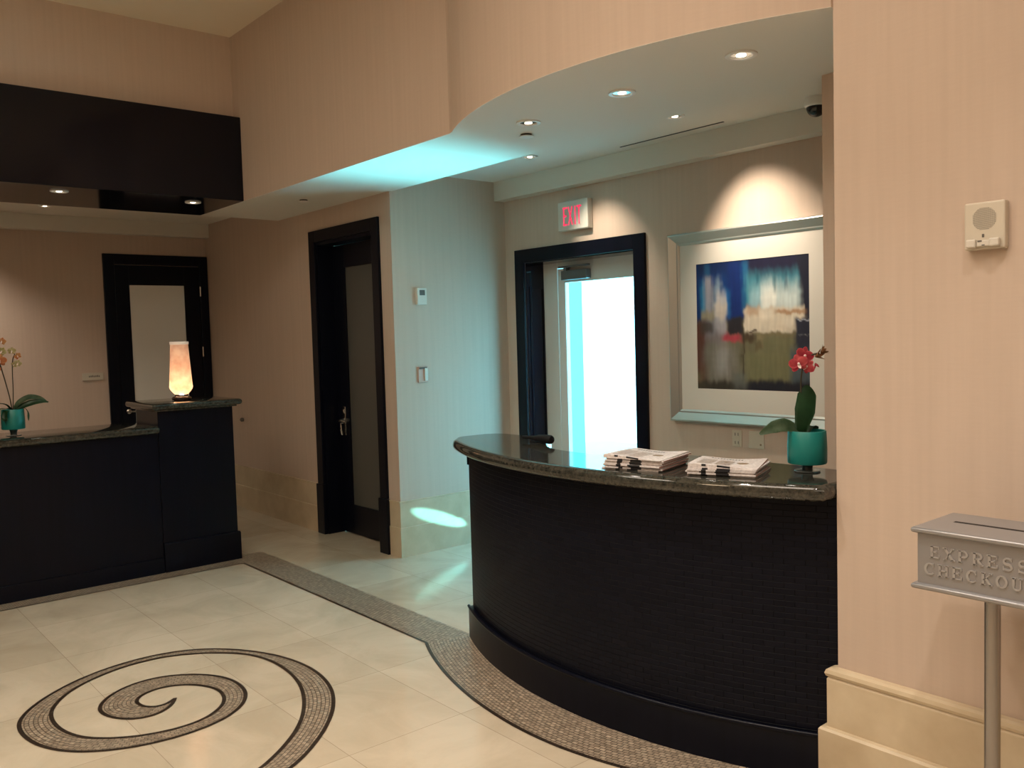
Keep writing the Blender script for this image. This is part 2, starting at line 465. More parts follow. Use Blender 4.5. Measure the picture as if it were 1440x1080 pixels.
# fascia: flat part and curved part hang above the low ceiling
fas = arc(CX, CY, RF, -3.754, XK, 48)
bm = bmesh.new()
outl = [(XL - 0.15, YF), (-3.754, YF)] + fas[1:] + [(XK, YC), (XL - 0.15, YC)]
prism(bm, outl, ZS + 0.0015, ZL)
o = struct(obj('wall_fascia', bm, 'wall', smooth=True, ang=8))
struct(obj('wall_lobby_left', B(XL - 0.15, -4.2, ZS + 0.3, XL, YF, ZL), 'wall'))
struct(obj('wall_lobby_right', B(3.55, -4.2, 0, 3.7, YF, ZL), 'wall'))
struct(obj('wall_lobby_back', B(-9.2, -4.35, 0, 3.7, -4.2, ZL), 'wall'))
struct(obj('ceiling_lobby', B(XL - 0.15, -4.35, ZL, 3.7, YC, ZL + 0.1), 'ceilhi'))
# soffit (low ceiling) skin, under the fascia block
bm = bmesh.new()
outl = [(XD, YF), (-3.754, YF)] + fas[1:] + [(XK, YC), (XD, YC)]
prism(bm, outl, ZS, ZS + 0.0014)
box(bm, XD, YF, ZS + 0.0014, XL - 0.15, YC, ZR + 0.1)
box(bm, XA, YC, ZS, XS, YC + 0.02, ZR)
struct(obj('ceiling_soffit', bm, 'ceil'))
bm = bmesh.new()
box(bm, XB, -4.2, ZR, XD, YC, ZR + 0.1)
box(bm, XA, YC + 0.02, ZR, -1.0, YE, ZR + 0.1)
struct(obj('ceiling_recess', bm, 'ceil'))
# bulkhead over the desk
bm = B(XD, -4.2, ZS, -6.372, YF, 3.313, bev=0.004, seg=1)
struct(obj('wall_bulkhead', bm, 'lacquer'))
struct(obj('wall_bulkhead_fill', B(XD, -4.2, 3.32, XL - 0.15, YF, ZL), 'wall'))
# crowns
struct(obj('trim_1', B(XA, YE - 0.103, ZS, XS, YE, ZR), 'crown'))
struct(obj('trim_2', B(XB, -4.2, ZS + 0.012, XB + 0.10, YC, ZR), 'crown'))

# baseboards
prof_c = [(0, 0), (0.050, 0), (0.050, 0.205), (0.044, 0.213), (0.028, 0.215), (0.028, 0.385), (0.024, 0.392), (0.030, 0.396), (0.034, 0.406), (0.030, 0.418), (0.020, 0.424), (0, 0.426)]
o = struct(obj('baseboard_column', extrude_profile(bmesh.new(), [(XK, YF + 0.03), (XK, YF), (3.55, YF)], prof_c, -1), 'trav'))
prof_f = [(0, 0), (0.014, 0), (0.014, 0.218), (0.010, 0.222), (0.008, 0.222), (0.008, 0.405), (0.012, 0.408), (0.012, 0.416), (0, 0.418)]
struct(obj('baseboard_corridor', extrude_profile(bmesh.new(), [(XB, YC), (-6.70, YC)], prof_f, -1), 'trav'))
struct(obj('baseboard_alcove', extrude_profile(bmesh.new(), [(-5.575, YC), (XA, YC), (XA, YE), (-5.31, YE)], prof_f, -1), 'trav'))
struct(obj('baseboard_exit', extrude_profile(bmesh.new(), [(-3.95, YE), (XS, YE)], prof_f, -1), 'trav'))
struct(obj('baseboard_office', extrude_profile(bmesh.new(), [(XB, -4.2), (XB, 2.46)], prof_f, -1), 'trav'))

# floor mosaic: straight border, curved border, spiral
def band(name, A, Bq, zt=0.0015, line=None, lw=0.013):
    o = struct(obj(name, ribbon(bmesh.new(), A, Bq, zt), 'mosaic'))
    return o
# border along fascia line, meeting the curved border in front of the counter
yb0, yb1 = 2.575, 2.825
straight_in = [(-6.165, yb0)] + [(-6.165 + (2.365) * i / 20, yb0) for i in range(1, 21)]
curve_in = smooth_poly([(-3.80, 2.57), (-3.69, 2.512), (-3.60, 2.476), (-3.349, 2.378), (-3.10, 2.312), (-2.845, 2.275), (-2.651, 2.262), (-2.45, 2.272), (-2.25, 2.312), (-2.02, 2.385), (-1.80, 2.48), (-1.55, 2.62)], 1)
curve_in = catmull(curve_in, 5)
struct(obj('trim_3', ribbon(bmesh.new(), [(-6.40 + 0.0 * i, 0) and (-6.40 + (-3.745 + 6.40) * i / 20, yb1) for i in range(21)], [(-6.40 + (-3.80 + 6.40) * i / 20, yb0) for i in range(21)], 0.0012), 'mosaic'))
outer = arc(-2.645, 4.80, 2.26, -3.735, -1.60, len(curve_in))
struct(obj('trim_4', ribbon(bmesh.new(), resample(curve_in, 60), resample(outer, 60), 0.0016), 'mosaic'))
struct(obj('trim_5', ribbon(bmesh.new(), [(-6.40, -4.0 + i * 0.5) for i in range(14)] + [(-6.40, yb0)], [(-6.165, -4.0 + i * 0.5) for i in range(14)] + [(-6.165, yb0)], 0.0009), 'mosaic'))
bm = line_strip(bmesh.new(), [(-6.165, -4.0), (-6.165, -1), (-6.165, 1), (-6.165, yb0)], 0.012, 0.0022)
line_strip(bm, [(-6.165, yb0), (-5, yb0), (-4, yb0), (-3.80, yb0)], 0.017, 0.0022)
line_strip(bm, curve_in, 0.019, 0.0024)
struct(obj('trim_6', bm, 'mosdark'))

SPO = [(-4.029, 1.329), (-3.959, 1.294), (-3.919, 1.242), (-3.901, 1.178), (-3.921, 1.122), (-3.967, 1.074), (-4.033, 1.041), (-4.097, 1.028), (-4.150, 1.032), (-4.214, 1.058), (-4.271, 1.108), (-4.322, 1.177), (-4.347, 1.252), (-4.351, 1.335), (-4.321, 1.419), (-4.263, 1.496), (-4.184, 1.563), (-4.090, 1.606), (-3.973, 1.618), (-3.869, 1.601), (-3.788, 1.566), (-3.715, 1.508), (-3.663, 1.435), (-3.635, 1.359), (-3.619, 1.268), (-3.620, 1.176), (-3.635, 1.082), (-3.667, 0.996), (-3.711, 0.914), (-3.777, 0.839), (-3.852, 0.784), (-3.951, 0.742), (-4.059, 0.718), (-4.170, 0.718), (-4.241, 0.729), (-4.315, 0.759), (-4.397, 0.815), (-4.479, 0.894), (-4.551, 0.985), (-4.611, 1.088), (-4.645, 1.189), (-4.672, 1.303), (-4.675, 1.428), (-4.648, 1.546), (-4.596, 1.645), (-4.527, 1.725), (-4.440, 1.797), (-4.320, 1.867), (-4.195, 1.918), (-4.041, 1.952), (-3.896, 1.960), (-3.739, 1.943), (-3.596, 1.901), (-3.479, 1.846), (-3.359, 1.768), (-3.249, 1.676), (-3.152, 1.571), (-3.082, 1.482), (-3.047, 1.423), (-2.985, 1.29), (-2.945, 1.13), (-2.935, 0.96), (-2.955, 0.79), (-3.01, 0.62), (-3.10, 0.47)]
SPI = [(-4.025, 1.326), (-3.983, 1.280), (-3.985, 1.237), (-4.011, 1.203), (-4.049, 1.182), (-4.109, 1.177), (-4.149, 1.194), (-4.185, 1.236), (-4.210, 1.300), (-4.191, 1.374), (-4.152, 1.431), (-4.089, 1.478), (-4.018, 1.510), (-3.944, 1.516), (-3.871, 1.500), (-3.812, 1.472), (-3.765, 1.430), (-3.724, 1.372), (-3.700, 1.309), (-3.697, 1.244), (-3.708, 1.166), (-3.731, 1.093), (-3.770, 1.026), (-3.819, 0.962), (-3.875, 0.910), (-3.949, 0.872), (-4.046, 0.847), (-4.149, 0.843), (-4.241, 0.854), (-4.308, 0.877), (-4.385, 0.920), (-4.468, 0.986), (-4.532, 1.068), (-4.582, 1.171), (-4.616, 1.275), (-4.623, 1.386), (-4.606, 1.493), (-4.558, 1.591), (-4.488, 1.682), (-4.409, 1.757), (-4.323, 1.814), (-4.223, 1.850), (-4.081, 1.864), (-3.930, 1.857), (-3.786, 1.831), (-3.652, 1.784), (-3.525, 1.723), (-3.404, 1.650), (-3.307, 1.568), (-3.226, 1.479), (-3.163, 1.397), (-3.126, 1.340), (-3.075, 1.24), (-3.045, 1.10), (-3.04, 0.96), (-3.06, 0.81), (-3.11, 0.66), (-3.18, 0.53)]
# pair the inner edge to the outer one by nearest point, monotonic
so = catmull(smooth_poly(SPO, 1), 4); si = resample(catmull(smooth_poly(SPI, 1), 5), 600)
so = resample(so, 260)
pi_, k = [], 0
for i, p in enumerate(so):
    hi = min(len(si) - 1, k + 14)
    k = min(range(k, hi + 1), key=lambda q: math.dist(si[q], p)); pi_.append(si[k])
pi_[-1] = si[-1]
pi_ = smooth_poly(pi_, 6)
pi_[0] = so[0]
struct(obj('trim_7', ribbon(bmesh.new(), so, pi_, 0.0015), 'mosaic'))
bm = line_strip(bmesh.new(), so, 0.018, 0.0024)
line_strip(bm, smooth_poly(si, 2)[::3] + [si[-1]], 0.018, 0.0026)
struct(obj('trim_8', bm, 'mosdark'))

# ------------------------------------------------------------------ door 1 (office back wall)
d1 = sempty('door_1', (XB, 2.98, 0))
def at(o, loc):      # place a world-built part under a parent at loc
    o.location = (-loc[0], -loc[1], -loc[2]); return o
LOC = (XB, 2.98, 0)
bm = bmesh.new()
box(bm, XB, 2.475, 0, XB + 0.03, 2.575, 2.515, 0.003); box(bm, XB, 3.40, 0, XB + 0.03, 3.484, 2.515, 0.003)
box(bm, XB, 2.575, 2.415, XB + 0.03, 3.40, 2.515, 0.003)
at(obj('door_frame', bm, 'wood', d1), LOC)
bm = bmesh.new()
box(bm, XB, 2.580, 0.01, XB + 0.018, 2.71, 2.41, 0.002); box(bm, XB, 3.242, 0.01, XB + 0.018, 3.395, 2.41, 0.002)
box(bm, XB, 2.71, 2.217, XB + 0.018, 3.242, 2.41, 0.002); box(bm, XB, 2.71, 0.01, XB + 0.018, 3.242, 0.26, 0.002)
at(obj('door_leaf', bm, 'wood', d1), LOC)
g = at(obj('glass_panel', B(XB, 2.705, 0.255, XB + 0.008, 3.247, 2.222), 'frostp', d1), LOC); g['label'] = 'pale frosted glass pane'
bm = bmesh.new(); lathe(bm, [(0.024, 0), (0.024, 0.008), (0.012, 0.012), (0.012, 0.045)], 16, XB + 0.018, 2.645, 0.985, 'x'); tube(bm, [(XB + 0.06, 2.645, 0.985), (XB + 0.06, 2.70, 0.985), (XB + 0.058, 2.755, 0.983)], 0.009)
h = at(obj('door_handle', bm, 'chrome', d1, True, 40), LOC); h['label'] = 'chrome lever handle'
for z in (2.16, 1.545, 0.3):
    bm = bmesh.new(); lathe(bm, [(0.008, -0.05), (0.008, 0.05)], 10, XB + 0.036, 3.398, z)
    at(obj('hinge', bm, 'chrome', d1), LOC)

# ------------------------------------------------------------------ door 2 (corridor)
LOC = (-6.13, YC, 0); d2 = sempty('door_2', LOC)
bm = bmesh.new()
for a, b in ((-6.672, -6.575), (-5.685, -5.588)):
    box(bm, a, YC - 0.022, 0.42, b, YC, 2.525, 0.003); box(bm, a - 0.012, YC - 0.032, 0, b + 0.012, YC, 0.42, 0.003)
box(bm, -6.575, YC - 0.022, 2.43, -5.685, YC, 2.525, 0.003)
for a, b in ((-6.583, -6.555), (-5.705, -5.677)):
    box(bm, a, YC, 0, b, YC + 0.155, 2.43)
box(bm, -6.555, YC, 2.405, -5.705, YC + 0.155, 2.435)
at(obj('door_frame', bm, 'wood', d2), LOC)
bm = bmesh.new(); y0, y1 = YC + 0.135, YC + 0.175
GX0, GX1 = -6.37, -5.86
box(bm, -6.55, y0, 0.012, GX0, y1, 2.40, 0.002); box(bm, GX1, y0, 0.012, -5.71, y1, 2.40, 0.002)
box(bm, GX0, y0, 2.215, GX1, y1, 2.40, 0.002); box(bm, GX0, y0, 0.012, GX1, y1, 0.255, 0.002)
at(obj('door_leaf', bm, 'wood', d2), LOC)
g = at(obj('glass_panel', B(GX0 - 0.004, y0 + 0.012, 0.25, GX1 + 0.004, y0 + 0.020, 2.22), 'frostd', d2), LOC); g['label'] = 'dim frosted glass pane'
bm = bmesh.new()
hx = -6.455; y = y0
lathe(bm, [(0.026, 0), (0.026, -0.006), (0.012, -0.012), (0.011, -0.05)], 18, hx, y, 0.955, 'y')
tube(bm, [(hx, y - 0.050, 0.955), (hx + 0.05, y - 0.052, 0.957), (hx + 0.10, y - 0.048, 0.953)], 0.009, 10)
lathe(bm, [(0.020, 0), (0.020, -0.010), (0.008, -0.014)], 18, hx, y, 1.03, 'y')
box(bm, hx - 0.022, y - 0.004, 0.83, hx + 0.022, y, 1.07, 0.002)
tube(bm, [(hx + 0.002, y - 0.004, 0.94), (hx + 0.002, y - 0.035, 0.93), (hx + 0.002, y - 0.040, 0.88), (hx + 0.002, y - 0.030, 0.835)], 0.008, 10)
h = at(obj('door_handle', bm, 'chrome', d2, True, 40), LOC); h['label'] = 'chrome handle and lock'
struct(obj('door_light_block', B(-6.60, YC + 0.178, 0, -5.66, YC + 0.20, 2.5), 'wall'))  # added backing sheet, blocks light leaking past the door leaf

# ------------------------------------------------------------------ door 3 (exit, glazed)
LOC = (-4.63, YE, 0); d3 = sempty('door_3', LOC)
bm = bmesh.new()
box(bm, -5.305, YE - 0.022, 0, E0, YE, 2.29, 0.003); box(bm, E1, YE - 0.022, 0, -3.952, YE, 2.29, 0.003)
box(bm, E0, YE - 0.022, 2.185, E1, YE, 2.29, 0.003)
at(obj('door_frame', bm, 'wood', d3), LOC)
bm = bmesh.new()
box(bm, E0, YE, 0, E0 + 0.008, YE + 0.185, EZ); box(bm, E1 - 0.008, YE, 0, E1, YE + 0.185, EZ); box(bm, E0 + 0.008, YE, EZ - 0.008, E1 - 0.008, YE + 0.185, EZ)
box(bm, E0 + 0.008, YE + 0.03, 0.3, E0 + 0.013, YE + 0.045, 2.0); box(bm, E0 + 0.008, YE + 0.165, 0.3, E0 + 0.013, YE + 0.175, 2.0)
box(bm, E0 + 0.008, YE + 0.045, 1.985, E0 + 0.013, YE + 0.165, 2.0)
at(obj('jamb_lining', bm, 'lacquer', d3), LOC)
bm = bmesh.new(); ya, yb = YE + 0.187, YE + 0.24
box(bm, E0 - 0.02, ya, 0, -5.035, yb, EZ, 0.003); box(bm, E1 - 0.03, ya, 0, E1 + 0.03, yb, EZ, 0.003); box(bm, -5.035, ya, 2.135, E1 - 0.03, yb, EZ + 0.02, 0.003)
at(obj('metal_frame', bm, 'alu', d3), LOC)['label'] = 'pale grey metal door frame'
bm = bmesh.new(); yl0, yl1 = YE + 0.185, YE + 0.225
box(bm, -5.028, yl0, 0.01, -4.945, yl1, 2.13, 0.003); box(bm, -4.145, yl0, 0.01, -4.090, yl1, 2.13, 0.003)
box(bm, -4.945, yl0, 2.018, -4.145, yl1, 2.136, 0.003); box(bm, -4.945, yl0, 0.01, -4.145, yl1, 0.26, 0.003)
at(obj('door_leaf', bm, 'alu', d3), LOC)['label'] = 'pale grey metal door leaf'
g = at(obj('glass_pane', B(-4.948, yl0 + 0.018, 0.257, -4.142, yl0 + 0.024, 2.021), 'glass', d3), LOC)
bm = B(-4.935, yl0 - 0.055, 2.035, -4.66, yl0 - 0.001, 2.108, 0.004)
cl = at(obj('door_closer', bm, 'closer', d3), LOC)
bm = bmesh.new(); box(bm, -4.95, yl0 - 0.07, 2.128, -4.62, yl0 - 0.05, 2.142, 0.002); box(bm, -4.90, yl0 - 0.06, 2.10, -4.87, yl0 - 0.02, 2.14, 0.002)
obj('closer_arm', bm, 'closer', cl)
bm = bmesh.new(); tube(bm, [(-4.25, yl0 - 0.001, 1.0), (-4.25, yl0 - 0.05, 1.0), (-4.85, yl0 - 0.05, 1.0), (-4.85, yl0 - 0.001, 1.0)], 0.012)
# outdoors
struct(obj('floor_outdoor', B(-16, 4.80, -0.12, 14, 24, -0.02), 'concrete'))
struct(obj('wall_outdoor', B(-18, 11.0, -0.05, 8, 11.3, 6.5), 'extwall'))
struct(obj('wall_outdoor_pier', B(-10.2, 5.1, -0.05, -6.31, 6.3, 5.0), 'pier'))

# ------------------------------------------------------------------ curved counter
T = thing('curved_reception_counter', 'curved black woven-front reception counter with dark granite top below the exit sign', 'counter', (-2.65, 2.9, 0))
LOC = (-2.65, 2.9, 0)
cy = 4.795
def annulus(R, xa, xb, yback, n=48):
    return arc(-2.645, cy, R, xa, xb, n) + [(xb, yback), (xa, yback)]
XR = XK - 0.001
body = annulus(2.245, -3.705, XR, 3.02)
at(obj('counter_body', prism(bmesh.new(), body, 0.02, 1.02, uv=True), 'woven', T, True, 20), LOC)
pl = annulus(2.268, -3.728, XR, 3.03)
bm = prism(bmesh.new(), pl, 0.0, 0.165, uv=True)
at(obj('plinth', bm, 'wood', T, True, 20), LOC)
bm = bmesh.new(); P = arc(-2.645, cy, 2.266, -3.727, XR, 48)
tube(bm, [(x, y, 0.168) for x, y in P], 0.009, 8)
at(obj('plinth_bead', bm, 'wood', T, True, 60), LOC)
at(obj('corner_block', B(-3.722, 2.815, 0.935, -3.66, 2.90, 1.018, 0.004), 'wood', T), LOC)
# top: bullnosed granite, wing at the left end, narrow in front of the door, wider behind the papers
tip = [(-3.845, 2.93), (-3.850, 2.87), (-3.835, 2.83), (-3.80, 2.80)]
front = arc(-2.635, 4.80, 2.335, -3.76, XK - 0.002, 60)
top = tip + front + [(XK - 0.002, 3.085), (-1.9, 3.10), (-2.2, 3.085), (-2.50, 3.06), (-2.58, 3.035), (-2.63, 2.98), (-2.66, 2.90), (-2.70, 2.85), (-2.76, 2.83),
      (-2.85, 2.825), (-2.95, 2.830), (-3.05, 2.845), (-3.14, 2.89), (-3.21, 2.955), (-3.28, 3.03), (-3.35, 3.09), (-3.42, 3.115), (-3.60, 3.125), (-3.74, 3.12), (-3.80, 3.09), (-3.838, 3.03)]
bm = slab(bmesh.new(), top, 1.017, 1.075, 0.022, 8)
at(obj('countertop', bm, 'granite', T, True, 50), LOC)['label'] = 'polished dark granite top with rounded edge'

T = thing('desk_item', 'small black tapered object lying near the back edge of the curved counter', 'desk item', (-3.275, 2.93, 1.0755), 0.0)
bm = bmesh.new(); lathe(bm, [(.004, -.115), (.008, -.112), (.010, -.06), (.013, -.02), (.019, .01), (.022, .045)], 20, 0, 0, .0225, 'x')
obj('tapered_body', bm, 'matblack', T, True, 50)
bm = bmesh.new(); lathe(bm, [(.022, .046), (.0228, .05), (.0228, .095), (.018, .106), (.004, .110)], 20, 0, 0, .0230, 'x')
obj('rounded_end', bm, 'matblack', T, True, 50)
# ------------------------------------------------------------------ left reception desk and pedestal
LOC = (-6.6, 1.0, 0)
T = thing('reception_desk', 'long low black reception desk with a dark granite top at left', 'desk', LOC)
XF = -6.33
at(obj('desk_body', B(-6.80, -3.0, 0.0, XF, 2.060, 0.998), 'wood', T), LOC)
at(obj('plinth', B(XF, -3.0, 0, XF + 0.012, 2.060, 0.11, 0.003), 'wood', T), LOC)
outl = [(-6.86, -3.0), (XF + 0.040, -3.0), (XF + 0.040, 2.062), (-6.86, 2.062)]
at(obj('desk_top', slab(bmesh.new(), outl, 0.998, 1.050, 0.018, 6), 'granite', T, True, 50), LOC)['label'] = 'polished dark granite top'
LOC = (-6.5, 2.3, 0)
T = thing('desk_end_pedestal', 'taller black pedestal with granite cap at the right end of the low desk', 'pedestal', LOC)
at(obj('pedestal_body', B(-6.80, 2.064, 0, XF, 2.612, 1.155, 0.002), 'wood', T), LOC)
bm = extrude_profile(bmesh.new(), [(-6.80, 2.612), (XF, 2.612), (XF, 2.064)], [(0, 0), (0.016, 0), (0.016, 0.20), (0.012, 0.21), (0, 0.212)], 1)
at(obj('plinth', bm, 'wood', T), LOC)
outl = [(-6.88, 2.012), (-6.27, 2.012), (-6.27, 2.665), (-6.88, 2.665)]
bm = slab(bmesh.new(), outl, 1.166, 1.210, 0.018, 6); box(bm, -6.85, 2.040, 1.154, -6.30, 2.635, 1.17, 0.003)
at(obj('pedestal_cap', bm, 'granite', T, True, 50), LOC)['label'] = 'dark granite cap with rounded edge'

# ------------------------------------------------------------------ lamp
LOC = (-6.52, 2.308, 1.2105)
T = thing('table_lamp', 'small glowing amber glass lamp standing on the tall desk pedestal', 'lamp', LOC)
bm = bmesh.new(); lathe(bm, [(0.052, 0), (0.066, 0.004), (0.070, 0.016), (0.064, 0.026), (0.048, 0.032), (0.044, 0.045), (0.03, 0.048)], 32)
obj('lamp_base', bm, 'woodbase', T, True, 40)
sh = [(0.046, 0.046), (0.062, 0.062), (0.078, 0.085), (0.083, 0.102), (0.081, 0.112), (0.0785, 0.15), (0.075, 0.20), (0.071, 0.27), (0.066, 0.35), (0.0625, 0.415)]
bm = bmesh.new(); lathe(bm, sh, 40, cap=False); lathe(bm, [(r - 0.004, z) for r, z in sh], 40, cap=False)
obj('lamp_shade', bm, 'lampglass', T, True, 60)
bm = bmesh.new(); lathe(bm, [(0.058, 0.412), (0.065, 0.412), (0.067, 0.428), (0.065, 0.434), (0.058, 0.434), (0.058, 0.412)], 40, cap=False)
obj('lamp_rim', bm, 'lamprim', T, True, 60)
bm = bmesh.new(); bmesh.ops.create_uvsphere(bm, u_segments=16, v_segments=10, radius=0.018, matrix=Matrix.Translation((0, 0, 0.12)))
obj('bulb', bm, 'bulb', T, True)

# ------------------------------------------------------------------ plants
def leaf_mesh(pts, widths, fold=0.15, up=(0, 0, 1), segw=6, th=0.0012):
    """curved leaf: pts centre line, widths half-width per point, folded about the midrib"""
    bm = bmesh.new(); P = catmull([tuple(p) for p in pts], 5); W = []
    n = len(P)
    for i in range(n):
        t = i / (n - 1) * (len(widths) - 1); k = min(int(t), len(widths) - 2); f = t - k
        W.append(widths[k] * (1 - f) + widths[k + 1] * f)
    rows = []
    for i, p in enumerate(P):
        p = Vector(p); t = (Vector(P[min(i + 1, n - 1)]) - Vector(P[max(i - 1, 0)])).normalized()
        s = t.cross(Vector(up)).normalized(); nrm = s.cross(t).normalized()
        rows.append([bm.verts.new(p + s * (W[i] * (2 * k / segw - 1)) + nrm * (abs(2 * k / segw - 1) ** 1.3 * fold * W[i])) for k in range(segw + 1)])
    for a, b in zip(rows[:-1], rows[1:]):
        for k in range(segw): bm.faces.new((a[k], a[k + 1], b[k + 1], b[k]))
    r = bmesh.ops.solidify(bm, geom=bm.faces[:], thickness=th)
    return bm

def petal(bm, ang, ln, w, tilt, M4, base=0.0):
    """rounded petal in the xz plane facing -y, rotated by ang"""
    R = M4 @ Matrix.Rotation(ang, 4, 'Y')
    rows = []
    for i in range(7):
        t = i / 6; z = base + ln * t; hw = w * (sin(PI * min(1, t * 0.86 + 0.10))) ** 0.6
        if i == 6: hw = w * 0.28
        y = -tilt * ln * (t ** 1.6) + 0.12 * ln * t
        rows.append([bm.verts.new(R @ Vector((hw * (k / 2 - 1), y - 0.10 * w * (1 - (k / 2 - 1) ** 2), z))) for k in range(5)])
    for a, b in zip(rows[:-1], rows[1:]):
        for k in range(4): bm.faces.new((a[k], a[k + 1], b[k + 1], b[k]))

def flower(parent, pos, size, m, yaw=0, pitch=0, roll=0, lipm='lip'):
    M4 = Matrix.Translation(pos) @ Matrix.Rotation(yaw, 4, 'Z') @ Matrix.Rotation(pitch, 4, 'X') @ Matrix.Rotation(roll, 4, 'Y')
    bm = bmesh.new()
    for a, l, w in ((0, 1.0, .36), (2.25, .95, .34), (-2.25, .95, .34)): petal(bm, a, size * l, size * w, 0.05, M4)
    for a in (1.25, -1.25): petal(bm, a, size * 1.05, size * 0.52, 0.18, M4 @ Matrix.Translation((0, -0.002, 0)))
    bmesh.ops.solidify(bm, geom=bm.faces[:], thickness=0.0008)
    f = obj('flower', bm, m, parent, True)
    bm = bmesh.new()
    bmesh.ops.create_uvsphere(bm, u_segments=12, v_segments=8, radius=size * 0.17, matrix=M4 @ Matrix.Translation((0, -size * 0.16, 0.0)) @ Matrix.Diagonal((0.8, 1.0, 0.9, 1)))
    petal(bm, PI, size * 0.5, size * 0.17, 0.6, M4 @ Matrix.Translation((0, -0.004, 0)))
    obj('flower_lip', bm, lipm, f, True)
    return f

def bud(parent, pos, d, size, m='bud'):
    """bud opening into narrow pointed sepals"""
    bm = bmesh.new(); pos = Vector(pos); d = Vector(d).normalized()
    q = d.to_track_quat('Z', 'Y').to_matrix().to_4x4()
    M4 = Matrix.Translation(pos) @ q
    for k in range(5):
        A = M4 @ Matrix.Rotation(2 * PI * k / 5 + 0.3, 4, 'Z')
        rows = []
        for i in range(6):
            t = i / 5; hw = size * 0.20 * sin(PI * (0.12 + 0.86 * t)) ; z = size * t * 0.85; y = -size * (0.08 + 0.62 * t ** 1.5)
            rows.append([bm.verts.new(A @ Vector((hw * (j - 1), y - 0.1 * hw * (1 - abs(j - 1)), z))) for j in range(3)])
        for a, b in zip(rows[:-1], rows[1:]):
            for j in range(2): bm.faces.new((a[j], a[j + 1], b[j + 1], b[j]))
    bmesh.ops.solidify(bm, geom=bm.faces[:], thickness=0.0010)
    return obj('bud', bm, m, parent, True)

def pot_parts(T, r=0.0715, h=0.124, foot=0.033):
    bm = bmesh.new(); z = foot
    lathe(bm, [(r * 0.96, z), (r * 1.0, z + 0.004), (r * 1.01, z + h * 0.5), (r * 0.97, z + h - 0.002), (r * 0.95, z + h), (r * 0.89, z + h), (r * 0.88, z + h - 0.02)], 48)
    obj('pot', bm, 'teal', T, True, 35)
    bm = bmesh.new(); lathe(bm, [(0.021, 0.004), (0.019, 0.010), (0.020, 0.020), (0.026, foot)], 24)
    obj('pot_foot', bm, 'foot', T, True, 40)
    bm = bmesh.new(); lathe(bm, [(0.046, 0), (0.048, 0.002), (0.046, 0.0045), (0.02, 0.0055)], 32)
    obj('base_disc', bm, 'disc', T, True, 40)
    bm = bmesh.new(); lathe(bm, [(r * 0.90, z + h - 0.022), (r * 0.5, z + h - 0.014), (0.01, z + h - 0.012)], 24)
    obj('potting_moss', bm, 'stem', T, True)

# right plant
LOC = (-1.790, 2.965, 1.0765)
T = thing('potted_orchid', 'pink orchid in a teal footed pot on the curved counter beside the column', 'plant', LOC)
pot_parts(T, 0.0715, 0.124, 0.031)
rx, ry = 0.647, 0.762     # camera right direction in plan: image offsets are laid out along it, with depth of their own
def W(u, d, z): return (u * rx - d * ry * -1 * 0 + u * 0 + d * (-0.762), u * ry + d * 0.647, z)
bm = bmesh.new(); P = catmull([W(-.005, 0, .13), W(-.012, .012, .23), W(-.016, .016, .33), W(-.010, .006, .40), W(0.01, -.005, .435), W(0.045, -.012, .445)], 6)
tube(bm, P, 0.0032, 8); obj('stem', bm, 'stem', T, True)
bm = leaf_mesh([W(-.018, -.002, .13), W(-.022, -.012, .17), W(-.008, -.008, .23), W(.006, .010, .29), W(.006, .022, .325)], [0.012, 0.026, 0.040, 0.036, 0.006], 0.12, up=(-0.76, 0.64, 0.1))
obj('leaf', bm, 'leaf', T, True)
bm = leaf_mesh([W(-.015, 0, .145), W(-.05, -.01, .165), W(-.09, -.02, .178), W(-.135, -.03, .172), W(-.19, -.04, .150)], [0.006, 0.018, 0.027, 0.024, 0.004], 0.2, up=(0.76, -0.64, 0.5))
obj('leaf', bm, 'leafpale', T, True)['label'] = 'pale drooping leaf'
bm = leaf_mesh([W(.01, .02, .14), W(.03, .04, .165), W(.045, .05, .16), W(.055, .06, .14)], [0.005, 0.015, 0.018, 0.003], 0.2)
obj('leaf', bm, 'leaf', T, True)
yw = math.radians(-50) + math.radians(90) + math.radians(0)
FY = math.atan2(0.762, 0.647)  # flowers face the lobby
flower(T, W(-.040, -.030, .408), 0.036, 'pink', FY, -0.05, -0.25)
flower(T, W(-.012, -.012, .436), 0.037, 'pink', FY + 0.25, -0.12, 0.35)
flower(T, W(-.006, -.020, .398), 0.030, 'pink', FY - 0.3, 0.25, 0.9)
bud(T, W(.030, -.012, .432), W(.5, -.4, .25), 0.034)
bud(T, W(.050, -.012, .445), W(.6, -.2, .5), 0.032)
bud(T, W(.030, -.010, .408), W(.3, -.3, -.8), 0.022, 'pink')

# left plant
LOC = (-6.56, 1.205, 1.0515)
T = thing('potted_orchid', 'yellow and orange orchid in a teal footed pot on the low desk at far left', 'plant', LOC)
pot_parts(T, 0.070, 0.132, 0.043)
def W(u, d, z): return (-0.2 * u * 0 + d, u, z)
bm = bmesh.new(); tube(bm, catmull([W(0.0, 0, .16), W(-.012, 0, .26), W(-.035, 0, .38), W(-.058, .01, .48), W(-.075, .02, .56), W(-.070, .03, .62)], 6), 0.0038, 8)
tube(bm, catmull([W(0.004, 0, .16), W(.012, 0, .30), W(.014, 0, .42), W(.018, .01, .50), W(.030, .02, .54)], 6), 0.0032, 8)
obj('stem', bm, 'stem', T, True)
obj('leaf', leaf_mesh([W(0, 0, .16), W(.04, .02, .215), W(.10, .03, .245), W(.16, .04, .235), W(.205, .05, .205)], [0.006, 0.022, 0.027, 0.020, 0.002], 0.3, up=(.6, -.1, .8)), 'leafpale', T, True)
